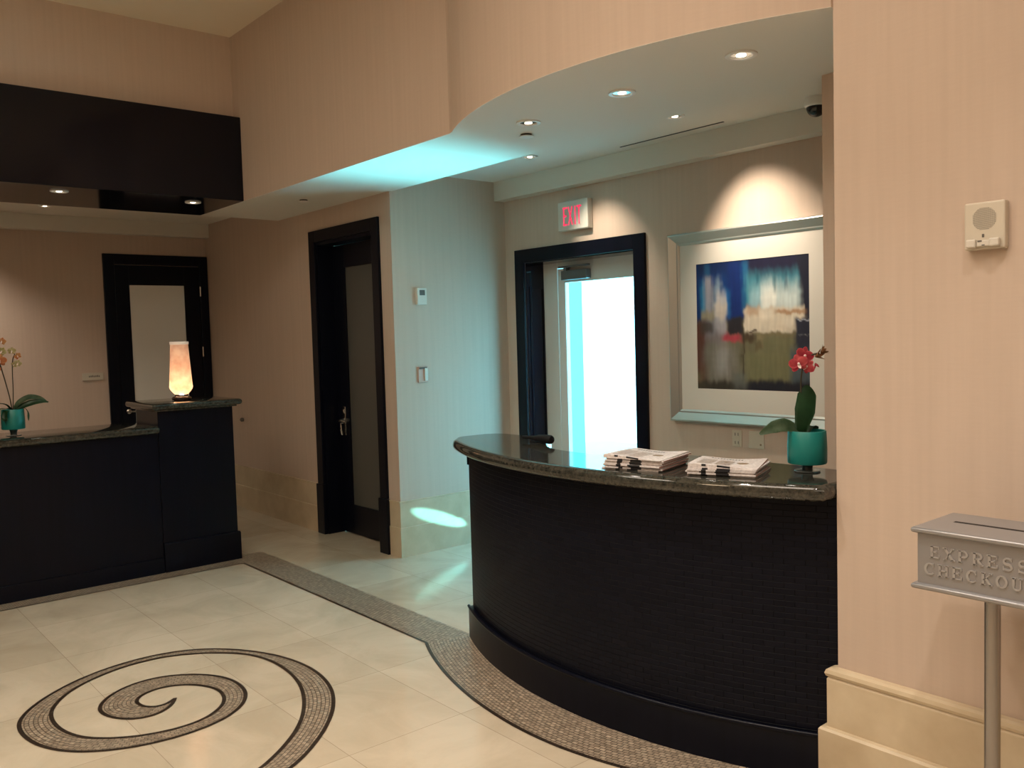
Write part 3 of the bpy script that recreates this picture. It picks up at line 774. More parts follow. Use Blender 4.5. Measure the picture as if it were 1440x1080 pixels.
obj('leaf', leaf_mesh([W(0, .01, .16), W(.04, .03, .185), W(.10, .05, .21), W(.16, .06, .218), W(.205, .07, .212)], [0.006, 0.018, 0.022, 0.016, 0.002], 0.2, up=(.8, -.1, .5)), 'leaf', T, True)
obj('leaf', leaf_mesh([W(0, 0, .16), W(-.04, .02, .205), W(-.09, .03, .215), W(-.16, .04, .19)], [0.006, 0.018, 0.020, 0.003], 0.3), 'leaf', T, True)
obj('leaf', leaf_mesh([W(0, .02, .165), W(-.04, .05, .185), W(-.09, .07, .178), W(-.14, .09, .15)], [0.006, 0.016, 0.018, 0.003], 0.2), 'leaf', T, True)
obj('leaf', leaf_mesh([W(.02, .01, .165), W(.06, .03, .180), W(.082, .04, .15), W(.084, .045, .095)], [0.004, 0.011, 0.011, 0.002], 0.2), 'leaf', T, True)
obj('leaf', leaf_mesh([W(-.02, .03, .17), W(-.05, .065, .165), W(-.062, .08, .12), W(-.058, .082, .07)], [0.006, 0.018, 0.018, 0.003], 0.2), 'leaf', T, True)
fy = math.radians(62)
for u, d, z, s, mm, r in ((-.062, .035, .500, .042, 'orange', .2), (-.095, .02, .565, .036, 'yellow', -.3), (-.050, .04, .560, .030, 'yellow', .6), (.012, .03, .560, .026, 'yellow', .1),
                          (.045, .035, .525, .024, 'orange', -.5), (.042, .035, .478, .024, 'yellow', .4), (-.045, .04, .625, .026, 'orange', .3), (-.085, .03, .455, .030, 'orange', .8), (.020, .03, .470, .020, 'yellow', 1.1)):
    flower(T, W(u, d, z), s, mm, fy + r * 0.5, r * 0.3, r)

# ------------------------------------------------------------------ newspapers
ORD = ['bottom', 'second', 'third', 'fourth', 'fifth', 'sixth', 'seventh', 'eighth', 'top']
def newspapers(cx, cy, rot, w, d, hA, hB, n, which):
    z0 = 1.0757
    rnd = random.Random(int(w * 1000) + n)
    for i in range(n):
        dx, dy, dr = rnd.uniform(-.008, .008), rnd.uniform(-.006, .006), rnd.uniform(-.05, .05)
        dx += 0.0016 * (i - n / 2) * (1 if which == 'left' else -0.3)
        fr0, fr1 = i / n, (i + 0.93) / n
        nm = {0: 'at the bottom of', n - 1: 'on top of'}.get(i, '%s from the bottom in' % ORD[i] if i else '')
        T = thing('folded_newspaper', 'folded white newspaper %s the %s newspaper stack on the counter' % (nm, which), 'newspaper', (cx + dx, cy + dy, z0 + hB * fr0), rot + dr, 'newspapers in the two stacks on the curved counter')
        bm = bmesh.new(); nx, ny = 14, 4; g0, g1 = [], []
        def hgt(u, v, top_=True):   # u 0..1 left to right, v front to back
            return (hA + (0.010 * (1 - u) ** 3 * (1 - v) + 0.004 * sin(u * 5 + v * 2) if i == n - 1 else 0)) if top_ else hA
        for fr, G in ((fr0, g0), (fr1, g1)):
            for a in range(nx + 1):
                row = []
                for b in range(ny + 1):
                    u, v = a / nx, b / ny
                    row.append(bm.verts.new(((u - .5) * w, (v - .5) * d, hgt(u, v, fr is fr1) * fr - hB * fr0)))
                G.append(row)
        for a in range(nx):
            for b in range(ny):
                bm.faces.new((g0[a][b], g0[a][b + 1], g0[a + 1][b + 1], g0[a + 1][b])); bm.faces.new((g1[a][b], g1[a + 1][b], g1[a + 1][b + 1], g1[a][b + 1]))
        for a in range(nx):
            bm.faces.new((g0[a][0], g0[a + 1][0], g1[a + 1][0], g1[a][0])); bm.faces.new((g0[a + 1][ny], g0[a][ny], g1[a][ny], g1[a + 1][ny]))
        for b in range(ny):
            f = bm.faces.new((g0[0][b + 1], g0[0][b], g1[0][b], g1[0][b + 1])); f2 = bm.faces.new((g0[nx][b], g0[nx][b + 1], g1[nx][b + 1], g1[nx][b])); f2.material_index = 1
        obj('paper_sheets', bm, ['news', 'newspink' if i % 2 else 'news'], T)
        # black printed blocks on the fold
        sk = (0.045 if which == 'left' else 0.012) * (1 - i / n)
        for u0, u1 in ((0.20, 0.28), (0.42, 0.62)):
            bm = bmesh.new(); A = []
            u0 += sk + rnd.uniform(-.01, .01); u1 += sk + rnd.uniform(-.02, .02)
            for u in (u0, (u0 + u1) / 2, u1):
                A.append([bm.verts.new(((u - .5) * w, -d / 2 - .0006, hgt(u, 0) * fr0 - hB * fr0)), bm.verts.new(((u - .5) * w, -d / 2 - .0006, hgt(u, 0) * fr1 + .0003 - hB * fr0)), bm.verts.new(((u - .5) * w, -d / 2 + 0.004, hgt(u, 0) * fr1 + .0004 - hB * fr0))])
            for a, b in zip(A[:-1], A[1:]):
                for k in range(2): bm.faces.new((a[k], b[k], b[k + 1], a[k + 1]))
            obj('printed_block', bm, 'ink', T)
        if i == n - 1:
            def patch(u0, v0, u1, v1, m, nm, oval=False):
                bm = bmesh.new()
                if oval:
                    P = [((u0 + u1) / 2 + (u1 - u0) / 2 * cos(2 * PI * k / 20), (v0 + v1) / 2 + (v1 - v0) / 2 * sin(2 * PI * k / 20)) for k in range(20)]
                else: P = [(u0, v0), (u1, v0), (u1, v1), (u0, v1)]
                bm.faces.new([bm.verts.new(((u - .5) * w, (v - .5) * d, hgt(u, v) * fr1 + .0007 - hB * fr0)) for u, v in P]); return obj(nm, bm, m, T)
            patch(.62, .42, .80, .58, 'tan', 'printed_picture', True)
            bm = bmesh.new()
            for k in range(11):
                u = .18 + k * .045; bm.faces.new([bm.verts.new(((q[0] - .5) * w, (q[1] - .5) * d, hgt(q[0], q[1]) * fr1 + .0008 - hB * fr0)) for q in ((u, .80), (u + .028, .80), (u + .028, .88 - (k % 3) * .02), (u, .88 - (k % 2) * .02))])
            obj('printed_masthead', bm, 'greyprint', T)
            bm = bmesh.new()
            for r_ in range(9):
                for c0 in (.10, .36):
                    v = .12 + r_ * .06; bm.faces.new([bm.verts.new(((q[0] - .5) * w, (q[1] - .5) * d, hgt(q[0], q[1]) * fr1 + .0008 - hB * fr0)) for q in ((c0, v), (c0 + .22, v), (c0 + .22, v + .018), (c0, v + .018))])
            obj('printed_columns', bm, 'tan', T)
newspapers(-2.345, 2.690, math.radians(15), 0.25, 0.265, 0.050, 0.050, 9, 'left')
newspapers(-2.010, 2.775, math.radians(22), 0.255, 0.245, 0.036, 0.036, 6, 'right')

# ------------------------------------------------------------------ framed picture
LOC = (-3.127, YE, 1.637)
T = thing('framed_painting', 'large abstract blue and beige painting in a silver frame beside the exit door', 'painting', LOC)
ox0, ox1, oz0, oz1 = -3.735, -2.519, 1.028, 2.246
prof = [(0, 0.001), (0, 0.040), (0.006, 0.050), (0.012, 0.052), (0.058, 0.024), (0.066, 0.024), (0.078, 0.016), (0.078, 0.001)]
bm = bmesh.new(); rings = []
for sx, sz in ((0, 0), (1, 0), (1, 1), (0, 1)):
    ring = []
    for off, dep in prof:
        x = (ox0 + off) if sx == 0 else (ox1 - off); z = (oz0 + off) if sz == 0 else (oz1 - off)
        ring.append(bm.verts.new((x, YE - dep, z)))
    rings.append(ring)
for i in range(4):
    a, b = rings[i], rings[(i + 1) % 4]
    for k in range(len(prof)): bm.faces.new((a[k], b[k], b[(k + 1) % len(prof)], a[(k + 1) % len(prof)]))
at(obj('picture_frame', bm, 'frame', T), LOC)
bm = bmesh.new(); ax0, ax1, az0, az1 = -3.528, -2.729, 1.245, 2.040
mx0, mx1, mz0, mz1 = ox0 + .07, ox1 - .07, oz0 + .07, oz1 - .07; ym = YE - .014
for q in ((mx0, mz0, ax0, mz1), (ax1, mz0, mx1, mz1), (ax0, mz0, ax1, az0), (ax0, az1, ax1, mz1)):
    box(bm, q[0], ym, q[1], q[2], ym + .003, q[3])
at(obj('mat_board', bm, 'mat_board', T), LOC)
# the painting itself: soft colour fields brushed over one another
def srgb(r, g, b): return lin(r, g, b)[:3]
def rnd2(i, j):
    v = sin(i * 127.1 + j * 311.7) * 43758.5453; return v - math.floor(v)
def vn(x, y):
    i, j = math.floor(x), math.floor(y); fx, fy = x - i, y - j; fx = fx * fx * (3 - 2 * fx); fy = fy * fy * (3 - 2 * fy)
    return (rnd2(i, j) * (1 - fx) + rnd2(i + 1, j) * fx) * (1 - fy) + (rnd2(i, j + 1) * (1 - fx) + rnd2(i + 1, j + 1) * fx) * fy
FIELDS = [  # u0,v0,u1,v1, colour, softness u, softness v, opacity
    (-.1, .45, 1.1, 1.1, (108, 104, 82), .02, .03, 1), (-.1, -.1, .45, .46, (18, 52, 108), .02, .04, 1),
    (.0, -.1, .45, .10, (20, 32, 72), .03, .06, .8), (.30, .02, .44, .45, (20, 42, 104), .02, .05, 1), (.09, -.02, .13, .14, (40, 92, 130), .03, .06, .7),
    (.05, .16, .10, .42, (52, 140, 185), .03, .05, .8), (.25, .22, .31, .44, (40, 120, 180), .03, .05, .8),
    (.08, .12, .15, .60, (140, 140, 152), .02, .04, 1), (.14, .20, .18, .62, (124, 128, 140), .02, .06, 1), (.18, .14, .24, .60, (120, 140, 158), .02, .06, .9), (.20, .24, .28, .62, (172, 170, 174), .02, .05, 1),
    (.05, .38, .18, .46, (138, 132, 110), .02, .03, .9), (.18, .32, .29, .45, (186, 176, 166), .02, .03, .9),
    (-.05, .46, .10, .85, (88, 48, 42), .04, .04, .9), (.04, .46, .17, .56, (66, 60, 56), .04, .03, .9), (.17, .46, .29, .62, (150, 146, 152), .03, .04, .9), (.08, .56, .26, .66, (112, 100, 100), .04, .04, .8),
    (.30, .445, .43, .575, (42, 40, 46), .015, .02, 1), (.06, .66, .40, .95, (120, 116, 108), .06, .06, .9), (.18, .66, .30, .90, (150, 148, 146), .05, .08, .8), (.02, .80, .10, .96, (96, 66, 50), .04, .05, .7),
    (.24, .575, .42, .625, (168, 62, 76), .03, .018, 1), (.27, .555, .31, .60, (150, 58, 70), .02, .02, .8),
    (.44, -.1, 1.1, .20, (34, 32, 58), .01, .05, 1), (.90, -.1, 1.1, .72, (34, 34, 52), .02, .04, 1), (.43, .0, .49, .40, (34, 96, 140), .02, .06, .85),
    (.46, .12, .92, .36, (70, 132, 150), .015, .07, 1), (.50, .22, .66, .44, (150, 186, 196), .03, .07, .9), (.60, .20, .74, .44, (222, 224, 218), .03, .10, 1), (.74, .22, .92, .44, (206, 216, 214), .03, .09, .9), (.70, .12, .72, .26, (30, 90, 104), .01, .04, .7), (.55, .10, .58, .2, (26, 74, 92), .01, .04, .6), (.80, .1, .82, .24, (24, 60, 84), .01, .04, .6),
    (.44, .375, .95, .565, (206, 194, 176), .01, .02, 1), (.46, .355, .58, .43, (176, 146, 120), .03, .025, .8), (.60, .40, .70, .46, (216, 206, 190), .03, .02, .9), (.72, .395, .96, .425, (166, 128, 96), .03, .012, .9), (.80, .44, .95, .52, (218, 208, 192), .04, .02, .9), (.48, .545, .56, .558, (60, 40, 34), .015, .005, .9), (.56, .565, .94, .60, (118, 108, 82), .03, .012, .9),
    (.42, .56, .54, .62, (72, 56, 42), .03, .02, .9), (.56, .57, .62, .68, (128, 118, 90), .01, .02, .9), (.62, .60, .86, .70, (112, 110, 82), .02, .03, .9), (.46, .70, .86, .93, (116, 114, 84), .03, .04, .9), (.54, .62, .61, .69, (92, 84, 62), .01, .02, .8),
    (.88, .46, 1.1, .66, (44, 46, 60), .02, .02, 1), (.90, .468, 1.0, .476, (170, 176, 190), .02, .003, .8), (.92, .575, 1.0, .583, (150, 150, 150), .02, .003, .7), (.84, .68, 1.1, .97, (72, 84, 94), .03, .05, .9),
    (.428, .5, .442, .90, (58, 50, 40), .006, .06, .9), (.41, .64, .43, .80, (84, 80, 58), .02, .04, .7), (-.1, .935, 1.1, 1.1, (50, 44, 40), .3, .03, .9), (.45, .925, 1.1, 1.1, (36, 36, 46), .06, .03, 1), (.34, .86, .46, .99, (100, 104, 102), .04, .04, .7)]
def sst(a, b, x):
    t = max(0, min(1, (x - a) / max(1e-6, b - a))); return t * t * (3 - 2 * t)
def paint(u, v):
    uu = u + .012 * (vn(u * 22, v * 30) - .5) + .02 * (vn(u * 60 + 9, v * 7) - .5); vv = v + .035 * (vn(u * 38 + 5, v * 6) - .5) + .012 * (vn(u * 90, v * 30) - .5)
    c = list(srgb(34, 44, 76))
    for k, (a, b, c_, d, col, su, sv, op) in enumerate(FIELDS):
        w = sst(a - su, a + su, uu) * (1 - sst(c_ - su, c_ + su, uu)) * sst(b - sv, b + sv, vv) * (1 - sst(d - sv, d + sv, vv)) * op
        if w > 0:
            s = srgb(*col)
            for j in range(3): c[j] += (s[j] - c[j]) * w
    g = 0.90 + 0.20 * vn(u * 70, v * 9 + 3) * (0.7 + 0.6 * vn(u * 14, v * 50))
    return [q * g for q in c]
bm = bmesh.new(); n = 110
lay = bm.verts.layers.float_color.new('Col')
V = [[bm.verts.new((ax0 - .003 + (ax1 - ax0 + .006) * i / n, YE - .011, az1 + .003 - (az1 - az0 + .006) * j / n)) for j in range(n + 1)] for i in range(n + 1)]
for i in range(n):
    for j in range(n): bm.faces.new((V[i][j], V[i][j + 1], V[i + 1][j + 1], V[i + 1][j]))
for i in range(n + 1):
    for j in range(n + 1): V[i][j][lay] = (*paint(i / n, j / n), 1)
m = mat('painted_canvas', rough=0.5, spec=0.3); an = N(m, 'ShaderNodeVertexColor'); an.layer_name = 'Col'; L(m, an.outputs['Color'], bsdf(m).inputs['Base Color']); M['canvas'] = m
at(obj('painted_print', bm, 'canvas', T), LOC)

# ------------------------------------------------------------------ letters from strokes
def stroke(bm, pts, w, place, th):
    """flat-ended stroke with thickness; pts in letter space, place maps (x, z, depth) to world"""
    for (x0, z0), (x1, z1) in zip(pts[:-1], pts[1:]):
        th += 2.5e-5
        d = Vector((x1 - x0, z1 - z0)); l = d.length
        if l < 1e-6: continue
        d /= l; nn = Vector((-d.y, d.x)) * w / 2; e = d * w * 0.12
        q = [(x0 - e.x + nn.x, z0 - e.y + nn.y), (x1 + e.x + nn.x, z1 + e.y + nn.y), (x1 + e.x - nn.x, z1 + e.y - nn.y), (x0 - e.x - nn.x, z0 - e.y - nn.y)]
        a = [bm.verts.new(place(x, z, -th * .1)) for x, z in q]; b = [bm.verts.new(place(x, z, th)) for x, z in q]
        bm.faces.new(b)
        for i in range(4): bm.faces.new((a[i], a[(i + 1) % 4], b[(i + 1) % 4], b[i]))
        bm.faces.new(a[::-1])
def arcp(cx, cz, rx, rz, a0, a1, n=12):
    return [(cx + rx * cos(math.radians(a0 + (a1 - a0) * i / n)), cz + rz * sin(math.radians(a0 + (a1 - a0) * i / n))) for i in range(n + 1)]
K, k = 0.20, 0.09     # thick and thin strokes, letters live in x 0..0.9, z 0..1
def serif(x, z, h=.16): return ([(x - h, z), (x + h, z)], k)
GL = {
 'E': [([(.2, .04), (.2, .96)], K), ([(.04, .045), (.76, .045)], k), ([(.04, .955), (.74, .955)], k), ([(.2, .5), (.56, .5)], k), ([(.76, .0), (.76, .26)], k), ([(.74, .76), (.74, 1)], k), ([(.56, .38), (.56, .62)], k)],
 'X': [([(.14, .96), (.72, .04)], K), ([(.70, .96), (.16, .04)], k), serif(.14, .955), serif(.72, .955, .13), serif(.16, .045, .13), serif(.72, .045)],
 'P': [([(.2, .04), (.2, .96)], K), ([(.04, .955), (.45, .955)], k), ([(.2, .46), (.45, .46)], k), (arcp(.45, .708, .27, .24, 90, -90), .15), serif(.2, .045)],
 'R': [([(.2, .04), (.2, .96)], K), ([(.04, .955), (.45, .955)], k), ([(.2, .50), (.45, .50)], k), (arcp(.45, .728, .26, .22, 90, -90), .15), ([(.42, .5), (.70, .06)], .17), serif(.2, .045, .15), serif(.76, .045, .10)],
 'S': [(arcp(.42, .72, .26, .24, 35, 200), .13), (arcp(.42, .72, .26, .24, 200, 270, 5) + arcp(.42, .27, .28, .23, 90, -10, 8), .18), (arcp(.42, .27, .28, .23, -10, -150), .13), ([(.68, .74), (.68, 1.0)], k), ([(.13, .0), (.13, .28)], k)],
 'C': [(arcp(.46, .5, .35, .45, 45, 130, 8), .11), (arcp(.46, .5, .33, .43, 130, 235, 10), .19), (arcp(.46, .5, .35, .45, 235, 320, 8), .10), ([(.74, .68), (.74, 1.0)], k)],
 'H': [([(.18, .04), (.18, .96)], .18), ([(.70, .04), (.70, .96)], .18), ([(.18, .5), (.70, .5)], k), serif(.18, .955, .15), serif(.18, .045, .15), serif(.70, .955, .15), serif(.70, .045, .15)],
 'K': [([(.2, .04), (.2, .96)], K), ([(.74, .95), (.24, .42)], k), ([(.38, .55), (.74, .06)], .18), serif(.2, .955), serif(.2, .045), serif(.74, .955, .12), serif(.76, .045, .12)],
 'O': [(arcp(.45, .5, .35, .45, 60, 120, 6), .10), (arcp(.45, .5, .33, .43, 120, 240), .18), (arcp(.45, .5, .35, .45, 240, 300, 6), .10), (arcp(.45, .5, .33, .43, 300, 420), .18)],
 'U': [([(.2, .96), (.2, .35)], .18), (arcp(.44, .34, .25, .29, 180, 360), .11), ([(.69, .34), (.69, .96)], k), serif(.2, .955, .15), serif(.69, .955, .13)],
 'T': [([(.44, .04), (.44, .96)], K), ([(.06, .955), (.82, .955)], k), ([(.06, .72), (.06, 1)], k), ([(.82, .72), (.82, 1)], k), serif(.44, .045)],
}

# ------------------------------------------------------------------ exit sign
LOC = (-4.60, YE, 2.484)
T = thing('exit_sign', 'white box EXIT sign with lit red letters above the glazed door', 'sign', LOC)
yf = YE - 0.055
at(obj('sign_housing', B(-4.755, yf, 2.378, -4.447, YE - 0.001, 2.590, 0.006), 'exitface', T), LOC)
bm = bmesh.new()
SG = {'E': [([(.12, .0), (.12, 1)], .22), ([(.0, .04), (.8, .04)], .09), ([(.0, .96), (.8, .96)], .09), ([(.1, .52), (.66, .52)], .09)],
      'X': [([(.05, 1), (.85, 0)], .20), ([(.85, 1), (.05, 0)], .20)], 'I': [([(.4, 0), (.4, 1)], .22)], 'T': [([(.4, 0), (.4, 1)], .22), ([(.0, .96), (.85, .96)], .09)]}
x = -4.698
for ch, adv in (('E', .052), ('X', .052), ('I', .040), ('T', .05)):
    for pts, w in SG[ch]:
        sc = 0.050
        stroke(bm, [(p[0] * sc, p[1] * 0.132) for p in pts], (w * sc if w > .15 else .012), lambda a, b, t, x=x: (x + a, yf - t, 2.415 + b), 0.0012)
    x += adv
at(obj('letters', bm, 'exitred', T), LOC)['label'] = 'red EXIT letters'

# ------------------------------------------------------------------ wall devices
def dev(name, label, cat, loc, parts, group=None):
    T = thing(name, label, cat, loc, 0, group)
    for nm, bm, m in parts: at(obj(nm, bm, m, T), loc)
    return T
# thermostat and switch on the alcove side wall
bm = bmesh.new()
box(bm, XA + .026, 3.705, 1.938, XA + .0275, 3.752, 1.977)
dev('thermostat', 'small pale thermostat, upper device on the alcove side wall', 'thermostat', (XA, 3.725, 1.93),
    [('cover', B(XA - .001, 3.684, 1.868, XA + .026, 3.770, 1.992, .004), 'plasticw'), ('display', bm, 'greyprint')])
dev('wall_switch', 'small pinkish wall switch, lower device on the alcove side wall', 'switch', (XA, 3.72, 1.347),
    [('plate', B(XA, 3.680, 1.287, XA + .012, 3.765, 1.408, .003), 'plasticp'), ('rocker', B(XA + .012, 3.732, 1.30, XA + .022, 3.760, 1.395, .002), 'plasticw'), ('indicator', B(XA + .012, 3.688, 1.388, XA + .018, 3.755, 1.403, .001), 'greyprint')])
# outlets
LOC = (-3.24, YE, .94)
T = thing('power_outlet', 'narrow duplex power outlet below the painting, left of the blank plate', 'outlet', LOC)
at(obj('plate', B(-3.275, YE - .006, .888, -3.205, YE, .992, .002), 'plastic', T), LOC)
for z in (.966, .914):
    f_ = at(obj('socket_face', B(-3.257, YE - .0080, z - .021, -3.223, YE - .006, z + .020, .0008), 'plastic', T), LOC)
    for x in (-3.251, -3.229): obj('socket_slot', B(x - .002, YE - .0086, z - .009, x + .002, YE - .0078, z + .009), 'dark', f_)
bm = bmesh.new(); lathe(bm, [(.006, 0), (.006, -.003)], 12, -3.068, YE - .006, .912, 'y')
dev('cover_plate', 'square cream wall plate below the painting, right of the power outlet', 'wall plate', (-3.097, YE, .94),
    [('plate', B(-3.153, YE - .006, .886, -3.045, YE + .002, .992, .002), 'plastic'), ('screw', bm, 'tan')])
# speaker strobe on the column
y = YF
bm = bmesh.new(); pr = 0
for i in range(-11, 12):
    for j in range(-11, 12):
        if i * i + j * j < 118:
            x, z = -1.081 + i * .0031, 1.926 + j * .0031
            bm.faces.new([bm.verts.new((x + a, y - .0298, z + b)) for a, b in ((-.0008, -.0008), (.0008, -.0008), (.0008, .0008), (-.0008, .0008))])
bm2 = bmesh.new(); box(bm2, -1.128, y - .048, 1.842, -1.100, y - .029, 1.866, .004); box(bm2, -1.063, y - .048, 1.842, -1.035, y - .029, 1.866, .004); box(bm2, -1.100, y - .040, 1.844, -1.063, y - .029, 1.862, .003)
bm3 = bmesh.new(); box(bm3, -1.0875, y - .0305, 1.872, -1.0815, y - .029, 1.881); box(bm3, -1.096, y - .0412, 1.858, -1.084, y - .040, 1.862); box(bm3, -1.084, y - .0412, 1.846, -1.076, y - .040, 1.849)
dev('alarm_speaker', 'beige square fire alarm speaker high on the right column', 'alarm', (-1.081, y, 1.905),
    [('housing', B(-1.139, y - .029, 1.836, -1.024, y + .002, 1.976, .005), 'plastic'), ('grille', bm, 'greyprint'), ('strobe_lens', bm2, 'plasticw'), ('markings', bm3, 'greyprint')])
# little plate with lettering beside door 1, and door bumper on the corridor wall
bm = bmesh.new()
for k_ in range(7):
    yy = 2.300 + k_ * .0145; box(bm, XB + .012, yy, 1.337, XB + .013, yy + .009, 1.351 + (k_ % 3) * .002)
dev('name_plate', 'small beige plate with tiny dark lettering beside the office door', 'sign', (XB, 2.34, 1.34),
    [('plate', B(XB - .002, 2.243, 1.307, XB + .012, 2.430, 1.378, .003), 'plastic'), ('lettering', bm, 'greyprint')])
bm = bmesh.new(); lathe(bm, [(.018, .002), (.020, -.02), (.012, -.03)], 16, -8.2, YC, .875, 'y')
tag(obj('door_bumper', bm, 'greyprint', None, True, 40), 'small round dark bumper low on the corridor wall', 'door bumper')
bm = bmesh.new(); lathe(bm, [(.004, 0), (.004, -.003)], 8, -1.557, YF, 2.045, 'y')
bm.free()

# ------------------------------------------------------------------ express checkout box
by0, by1 = 2.42, 2.665; bx0, bx1 = -1.122, -0.772; bz0, bz1 = .897, 1.038
LOC = (-.99, 2.55, 0)
T = thing('checkout_drop_box', 'silver drop box with raised EXPRESS CHECKOUT lettering on a pole beside the column', 'drop box', LOC)
at(obj('box_body', B(bx0, by0, bz0 - .002, bx1, by1, bz1 + .002, .002), 'silver', T), LOC)
for nm, z0, z1 in (('box_lid', bz1, bz1 + .017), ('box_bottom', bz0 - .017, bz0)):
    P = [(bx0 - .013, by0 - .013), (bx1 + .013, by0 - .013), (bx1 + .013, by1 + .008), (bx0 - .013, by1 + .008)]
    bm = slab(bmesh.new(), P, z0, z1, .0085, 8)
    at(obj(nm, bm, 'silver', T, True, 50), LOC)
at(obj('letter_slot', B(-1.073, 2.535, bz1 + .0168, -.825, 2.551, bz1 + .0175), 'silverdk', T), LOC)
bm = bmesh.new(); lw, lh = .0350, .0335; ad = .0373
for row, txt, xs, zb in ((0, 'EXPRESS', -1.088, .973), (1, 'CHECKOUT', -1.1035, .924)):
    for i, ch in enumerate(txt):
        for pts, w in GL[ch]:
            stroke(bm, [(p[0] * lw, p[1] * lh) for p in pts], w * .034, lambda a, b, t, x=xs + i * ad, z=zb: (x + a, by0 - t, z + b), .0024 + .0001 * i)
at(obj('raised_lettering', bm, 'silverlt', T), LOC)['label'] = 'raised EXPRESS CHECKOUT letters'
bm = bmesh.new(); lathe(bm, [(.0205, .012), (.0205, bz0 - .015)], 32, -.968, 2.535)
at(obj('pole', bm, 'polem', T, True, 40), LOC)
bm = bmesh.new(); lathe(bm, [(.15, 0), (.15, .006), (.13, .012), (.022, .014)], 40, -.968, 2.535)
at(obj('pole_base', bm, 'chrome', T, True, 40), LOC)

# ------------------------------------------------------------------ ceiling fixtures
def downlight(x, y, z, label, r=.062, bulb='bulb', drop=0.006, group='recessed downlights'):
    T = thing('recessed_downlight', label, 'downlight', (x, y, z), 0, group)
    bm = bmesh.new(); lathe(bm, [(r, 0), (r, -drop), (r * .93, -drop - .002), (r * .72, -drop - .001), (r * .70, -.002), (r * .70, 0)], 40, cap=False)
    obj('trim_ring', bm, 'trimw', T, True, 40)
    bm = bmesh.new(); lathe(bm, [(r * .72, -.003), (r * .45, -.0015), (r * .42, -.001)], 32, cap=True)
    obj('reflector', bm, 'reflector', T, True, 40)
    bm = bmesh.new(); lathe(bm, [(r * .34, -.0016), (r * .30, -.006), (r * .15, -.008)], 24)
    obj('bulb', bm, bulb, T, True, 60)
    return T
downlight(-2.054, 2.958, ZS, 'recessed downlight in the low ceiling, nearest the right column')
downlight(-2.691, 2.970, ZS, 'middle recessed downlight along the curved edge of the low ceiling', bulb='bulbdim')
downlight(-3.337, 2.981, ZS, 'recessed downlight in the low ceiling beside the sprinkler plate', bulb='bulbdim')
downlight(-3.227, 4.0, ZR, 'recessed downlight lighting the painting, above the ceiling air slot', .056)
downlight(-4.521, 4.043, ZR, 'recessed downlight lighting the exit sign wall', .056)
downlight(-6.56, 1.565, ZS, 'recessed downlight under the black bulkhead, left one', .058)
downlight(-6.60, 2.493, ZS, 'recessed downlight under the black bulkhead, beside the corner', .058)
downlight(-8.30, 1.861, ZR, 'recessed downlight in the office ceiling behind the bulkhead', .05)
def plate(x, y, z, label):
    T = thing('sprinkler_cover', label, 'sprinkler', (x, y, z), 0)
    bm = bmesh.new(); lathe(bm, [(.038, -.010), (.040, -.012), (.038, -.014)], 28); obj('cover_disc', bm, 'trimw', T, True, 40)
    bm = bmesh.new(); lathe(bm, [(.030, .004), (.030, -.010)], 24); obj('cover_neck', bm, 'dark', T, True, 40)
plate(-3.543, 3.147, ZS, 'white sprinkler cover disc next to a downlight above the curved counter')
plate(-6.10, 3.147, ZS, 'sprinkler cover disc in the low ceiling over the corridor door')
T = thing('air_slot', 'long thin black air slot in the alcove ceiling', 'vent', (-3.56, 4.352, ZR))
bm = B(-.41, -.006, -.003, .41, .006, .004); obj('slot_opening', bm, 'dark', T)
T = thing('security_camera', 'black dome security camera on the ceiling in the alcove corner', 'camera', (-2.54, 4.33, ZR))
bm = bmesh.new(); lathe(bm, [(.058, 0), (.062, -.03), (.060, -.045), (.052, -.050)], 36); obj('camera_mount', bm, 'trimw', T, True, 40)
bm = bmesh.new(); lathe(bm, [(.052, -.048)] + [(.052 * cos(a), -.05 - .052 * sin(a)) for a in [i * PI / 2 / 8 for i in range(8)]] + [(.002, -.102)], 36); obj('camera_dome', bm, 'blackplastic', T, True, 60)

# ------------------------------------------------------------------ lights
def area(name, loc, size, power, col, rot=(0, 0, 0), sizey=None):
    l = bpy.data.lights.new(name, 'AREA'); l.energy = power; l.color = col; l.size = size
    if sizey: l.shape = 'RECTANGLE'; l.size_y = sizey
    o = bpy.data.objects.new(name, l); C.objects.link(o); o.location = loc; o.rotation_euler = rot; return o
def spot(name, loc, tgt, power, col, ang, blend=.5, rad=.03):
    l = bpy.data.lights.new(name, 'SPOT'); l.energy = power; l.color = col; l.spot_size = math.radians(ang); l.spot_blend = blend; l.shadow_soft_size = rad
    o = bpy.data.objects.new(name, l); C.objects.link(o); o.location = loc
    o.rotation_euler = (Vector(tgt) - Vector(loc)).to_track_quat('-Z', 'Y').to_euler(); return o
WARM = (1.0, .85, .70); WARM2 = (1.0, .91, .80)
area('lobby_light', (-1.4, 0.7, ZL - .05), 1.4, 44, WARM)
area('lobby_light_far', (-3.9, -0.6, ZL - .05), 1.2, 38, WARM)
area('lobby_light_rear', (1.2, -1.2, ZL - .05), 1.4, 30, WARM)
l = bpy.data.lights.new('lobby_ceiling_fill', 'POINT'); l.energy = 42; l.color = (1, .74, .47); l.shadow_soft_size = .3  # added fill without a fitting, brightens lobby ceiling and upper walls
o = bpy.data.objects.new('lobby_ceiling_fill', l); C.objects.link(o); o.location = (-2.2, -0.9, 3.1)
for x, y in ((-0.4, 1.55), (-2.2, 1.45), (-3.9, 1.2), (0.6, 0.2)):
    spot('lobby_downlight', (x, y, ZL - .04), (x, y, 0), 135, WARM2, 88, .9, .06)
for x, y in ((-2.054, 2.958), (-2.691, 2.970), (-3.337, 2.981)):
    spot('soffit_spot', (x, y, ZS - .03), (x, y, 0), 3, WARM2, 80, .9)
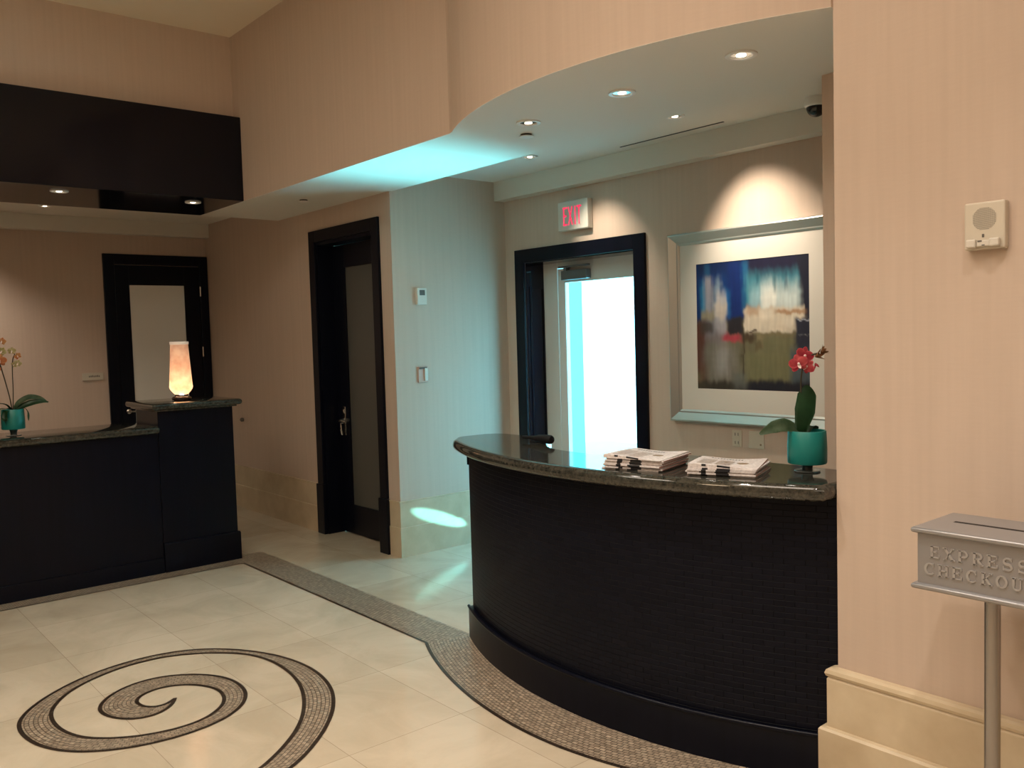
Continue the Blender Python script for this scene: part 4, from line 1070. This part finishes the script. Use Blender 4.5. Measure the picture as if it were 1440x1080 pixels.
spot('picture_spot', (-3.15, 4.02, ZR - .03), (-3.02, YE, 2.00), 85, (1.0, .84, .66), 70, 1.0, .03)
spot('exit_spot', (-4.40, 4.05, ZR - .03), (-4.30, YE, 2.04), 44, (1.0, .84, .66), 64, 1.0, .03)
spot('bulkhead_spot', (-6.56, 1.565, ZS - .03), (-6.56, 1.565, 0), 5, WARM2, 90, .8)
spot('bulkhead_spot', (-6.60, 2.45, ZS - .03), (-6.60, 2.45, 0), 4, WARM2, 90, .8)
spot('office_spot', (-8.30, 1.0, ZR - .04), (-8.8, 1.0, .9), 55, WARM, 110, .9)
spot('office_spot', (-8.30, 1.861, ZR - .04), (-8.3, 1.861, 0), 5, WARM, 100, .9)
l = bpy.data.lights.new('lamp_bulb', 'POINT'); l.energy = 18; l.color = (1, .88, .72); l.shadow_soft_size = .02
o = bpy.data.objects.new('lamp_bulb', l); C.objects.link(o); o.location = (-6.52, 2.308, 1.2105 + .080)
# daylight: sky, sun on the court outside, and the sun glint it throws in through the door
w = bpy.data.worlds.new('World'); S.world = w; w.use_nodes = True
w.node_tree.nodes['Background'].inputs[0].default_value = (.17, .70, 1.0, 1); w.node_tree.nodes['Background'].inputs[1].default_value = 12.0
l = bpy.data.lights.new('sun', 'SUN'); l.energy = 7; l.angle = .01; l.color = (.80, .97, 1.0)
o = bpy.data.objects.new('sun', l); C.objects.link(o); o.rotation_euler = Vector((.15, .55, -.82)).to_track_quat('-Z', 'Y').to_euler()
spot('sun_glint_ceiling', (-4.62, 7.3, .45), (-4.66, 3.22, 2.69), 4600, (.20, .84, 1.0), 36, 1.0, .7)
g_ = spot('sun_glint_wall', (-3.35, 6.9, .95), (-5.437, 3.82, .24), 3200, (.25, .88, 1.0), 6.4, .4, .01); g_.rotation_euler.rotate_axis('Z', -.78); g_.scale = (1, .20, 1)

# ------------------------------------------------------------------ camera
cam = bpy.data.cameras.new('camera'); cam.sensor_width = 36; cam.lens = 36 * 1229.6 / 1440
co = bpy.data.objects.new('camera', cam); C.objects.link(co)
F = Vector((-0.76220347, 0.64496585, -0.05536173)); R_ = Vector((0.64689843, 0.76204528, -0.02845016)); U = Vector((-0.02383876, 0.05749823, 0.99806095))
mw = Matrix((R_, U, -F)).transposed().to_4x4(); mw.translation = Vector((0, 0, 1.62)); co.matrix_world = mw
cam.clip_start = .05
S.camera = co
S.view_settings.view_transform = 'Standard'; S.view_settings.look = 'None'; S.view_settings.gamma = 1; S.view_settings.use_curve_mapping = False
S.view_settings.exposure = 0.12
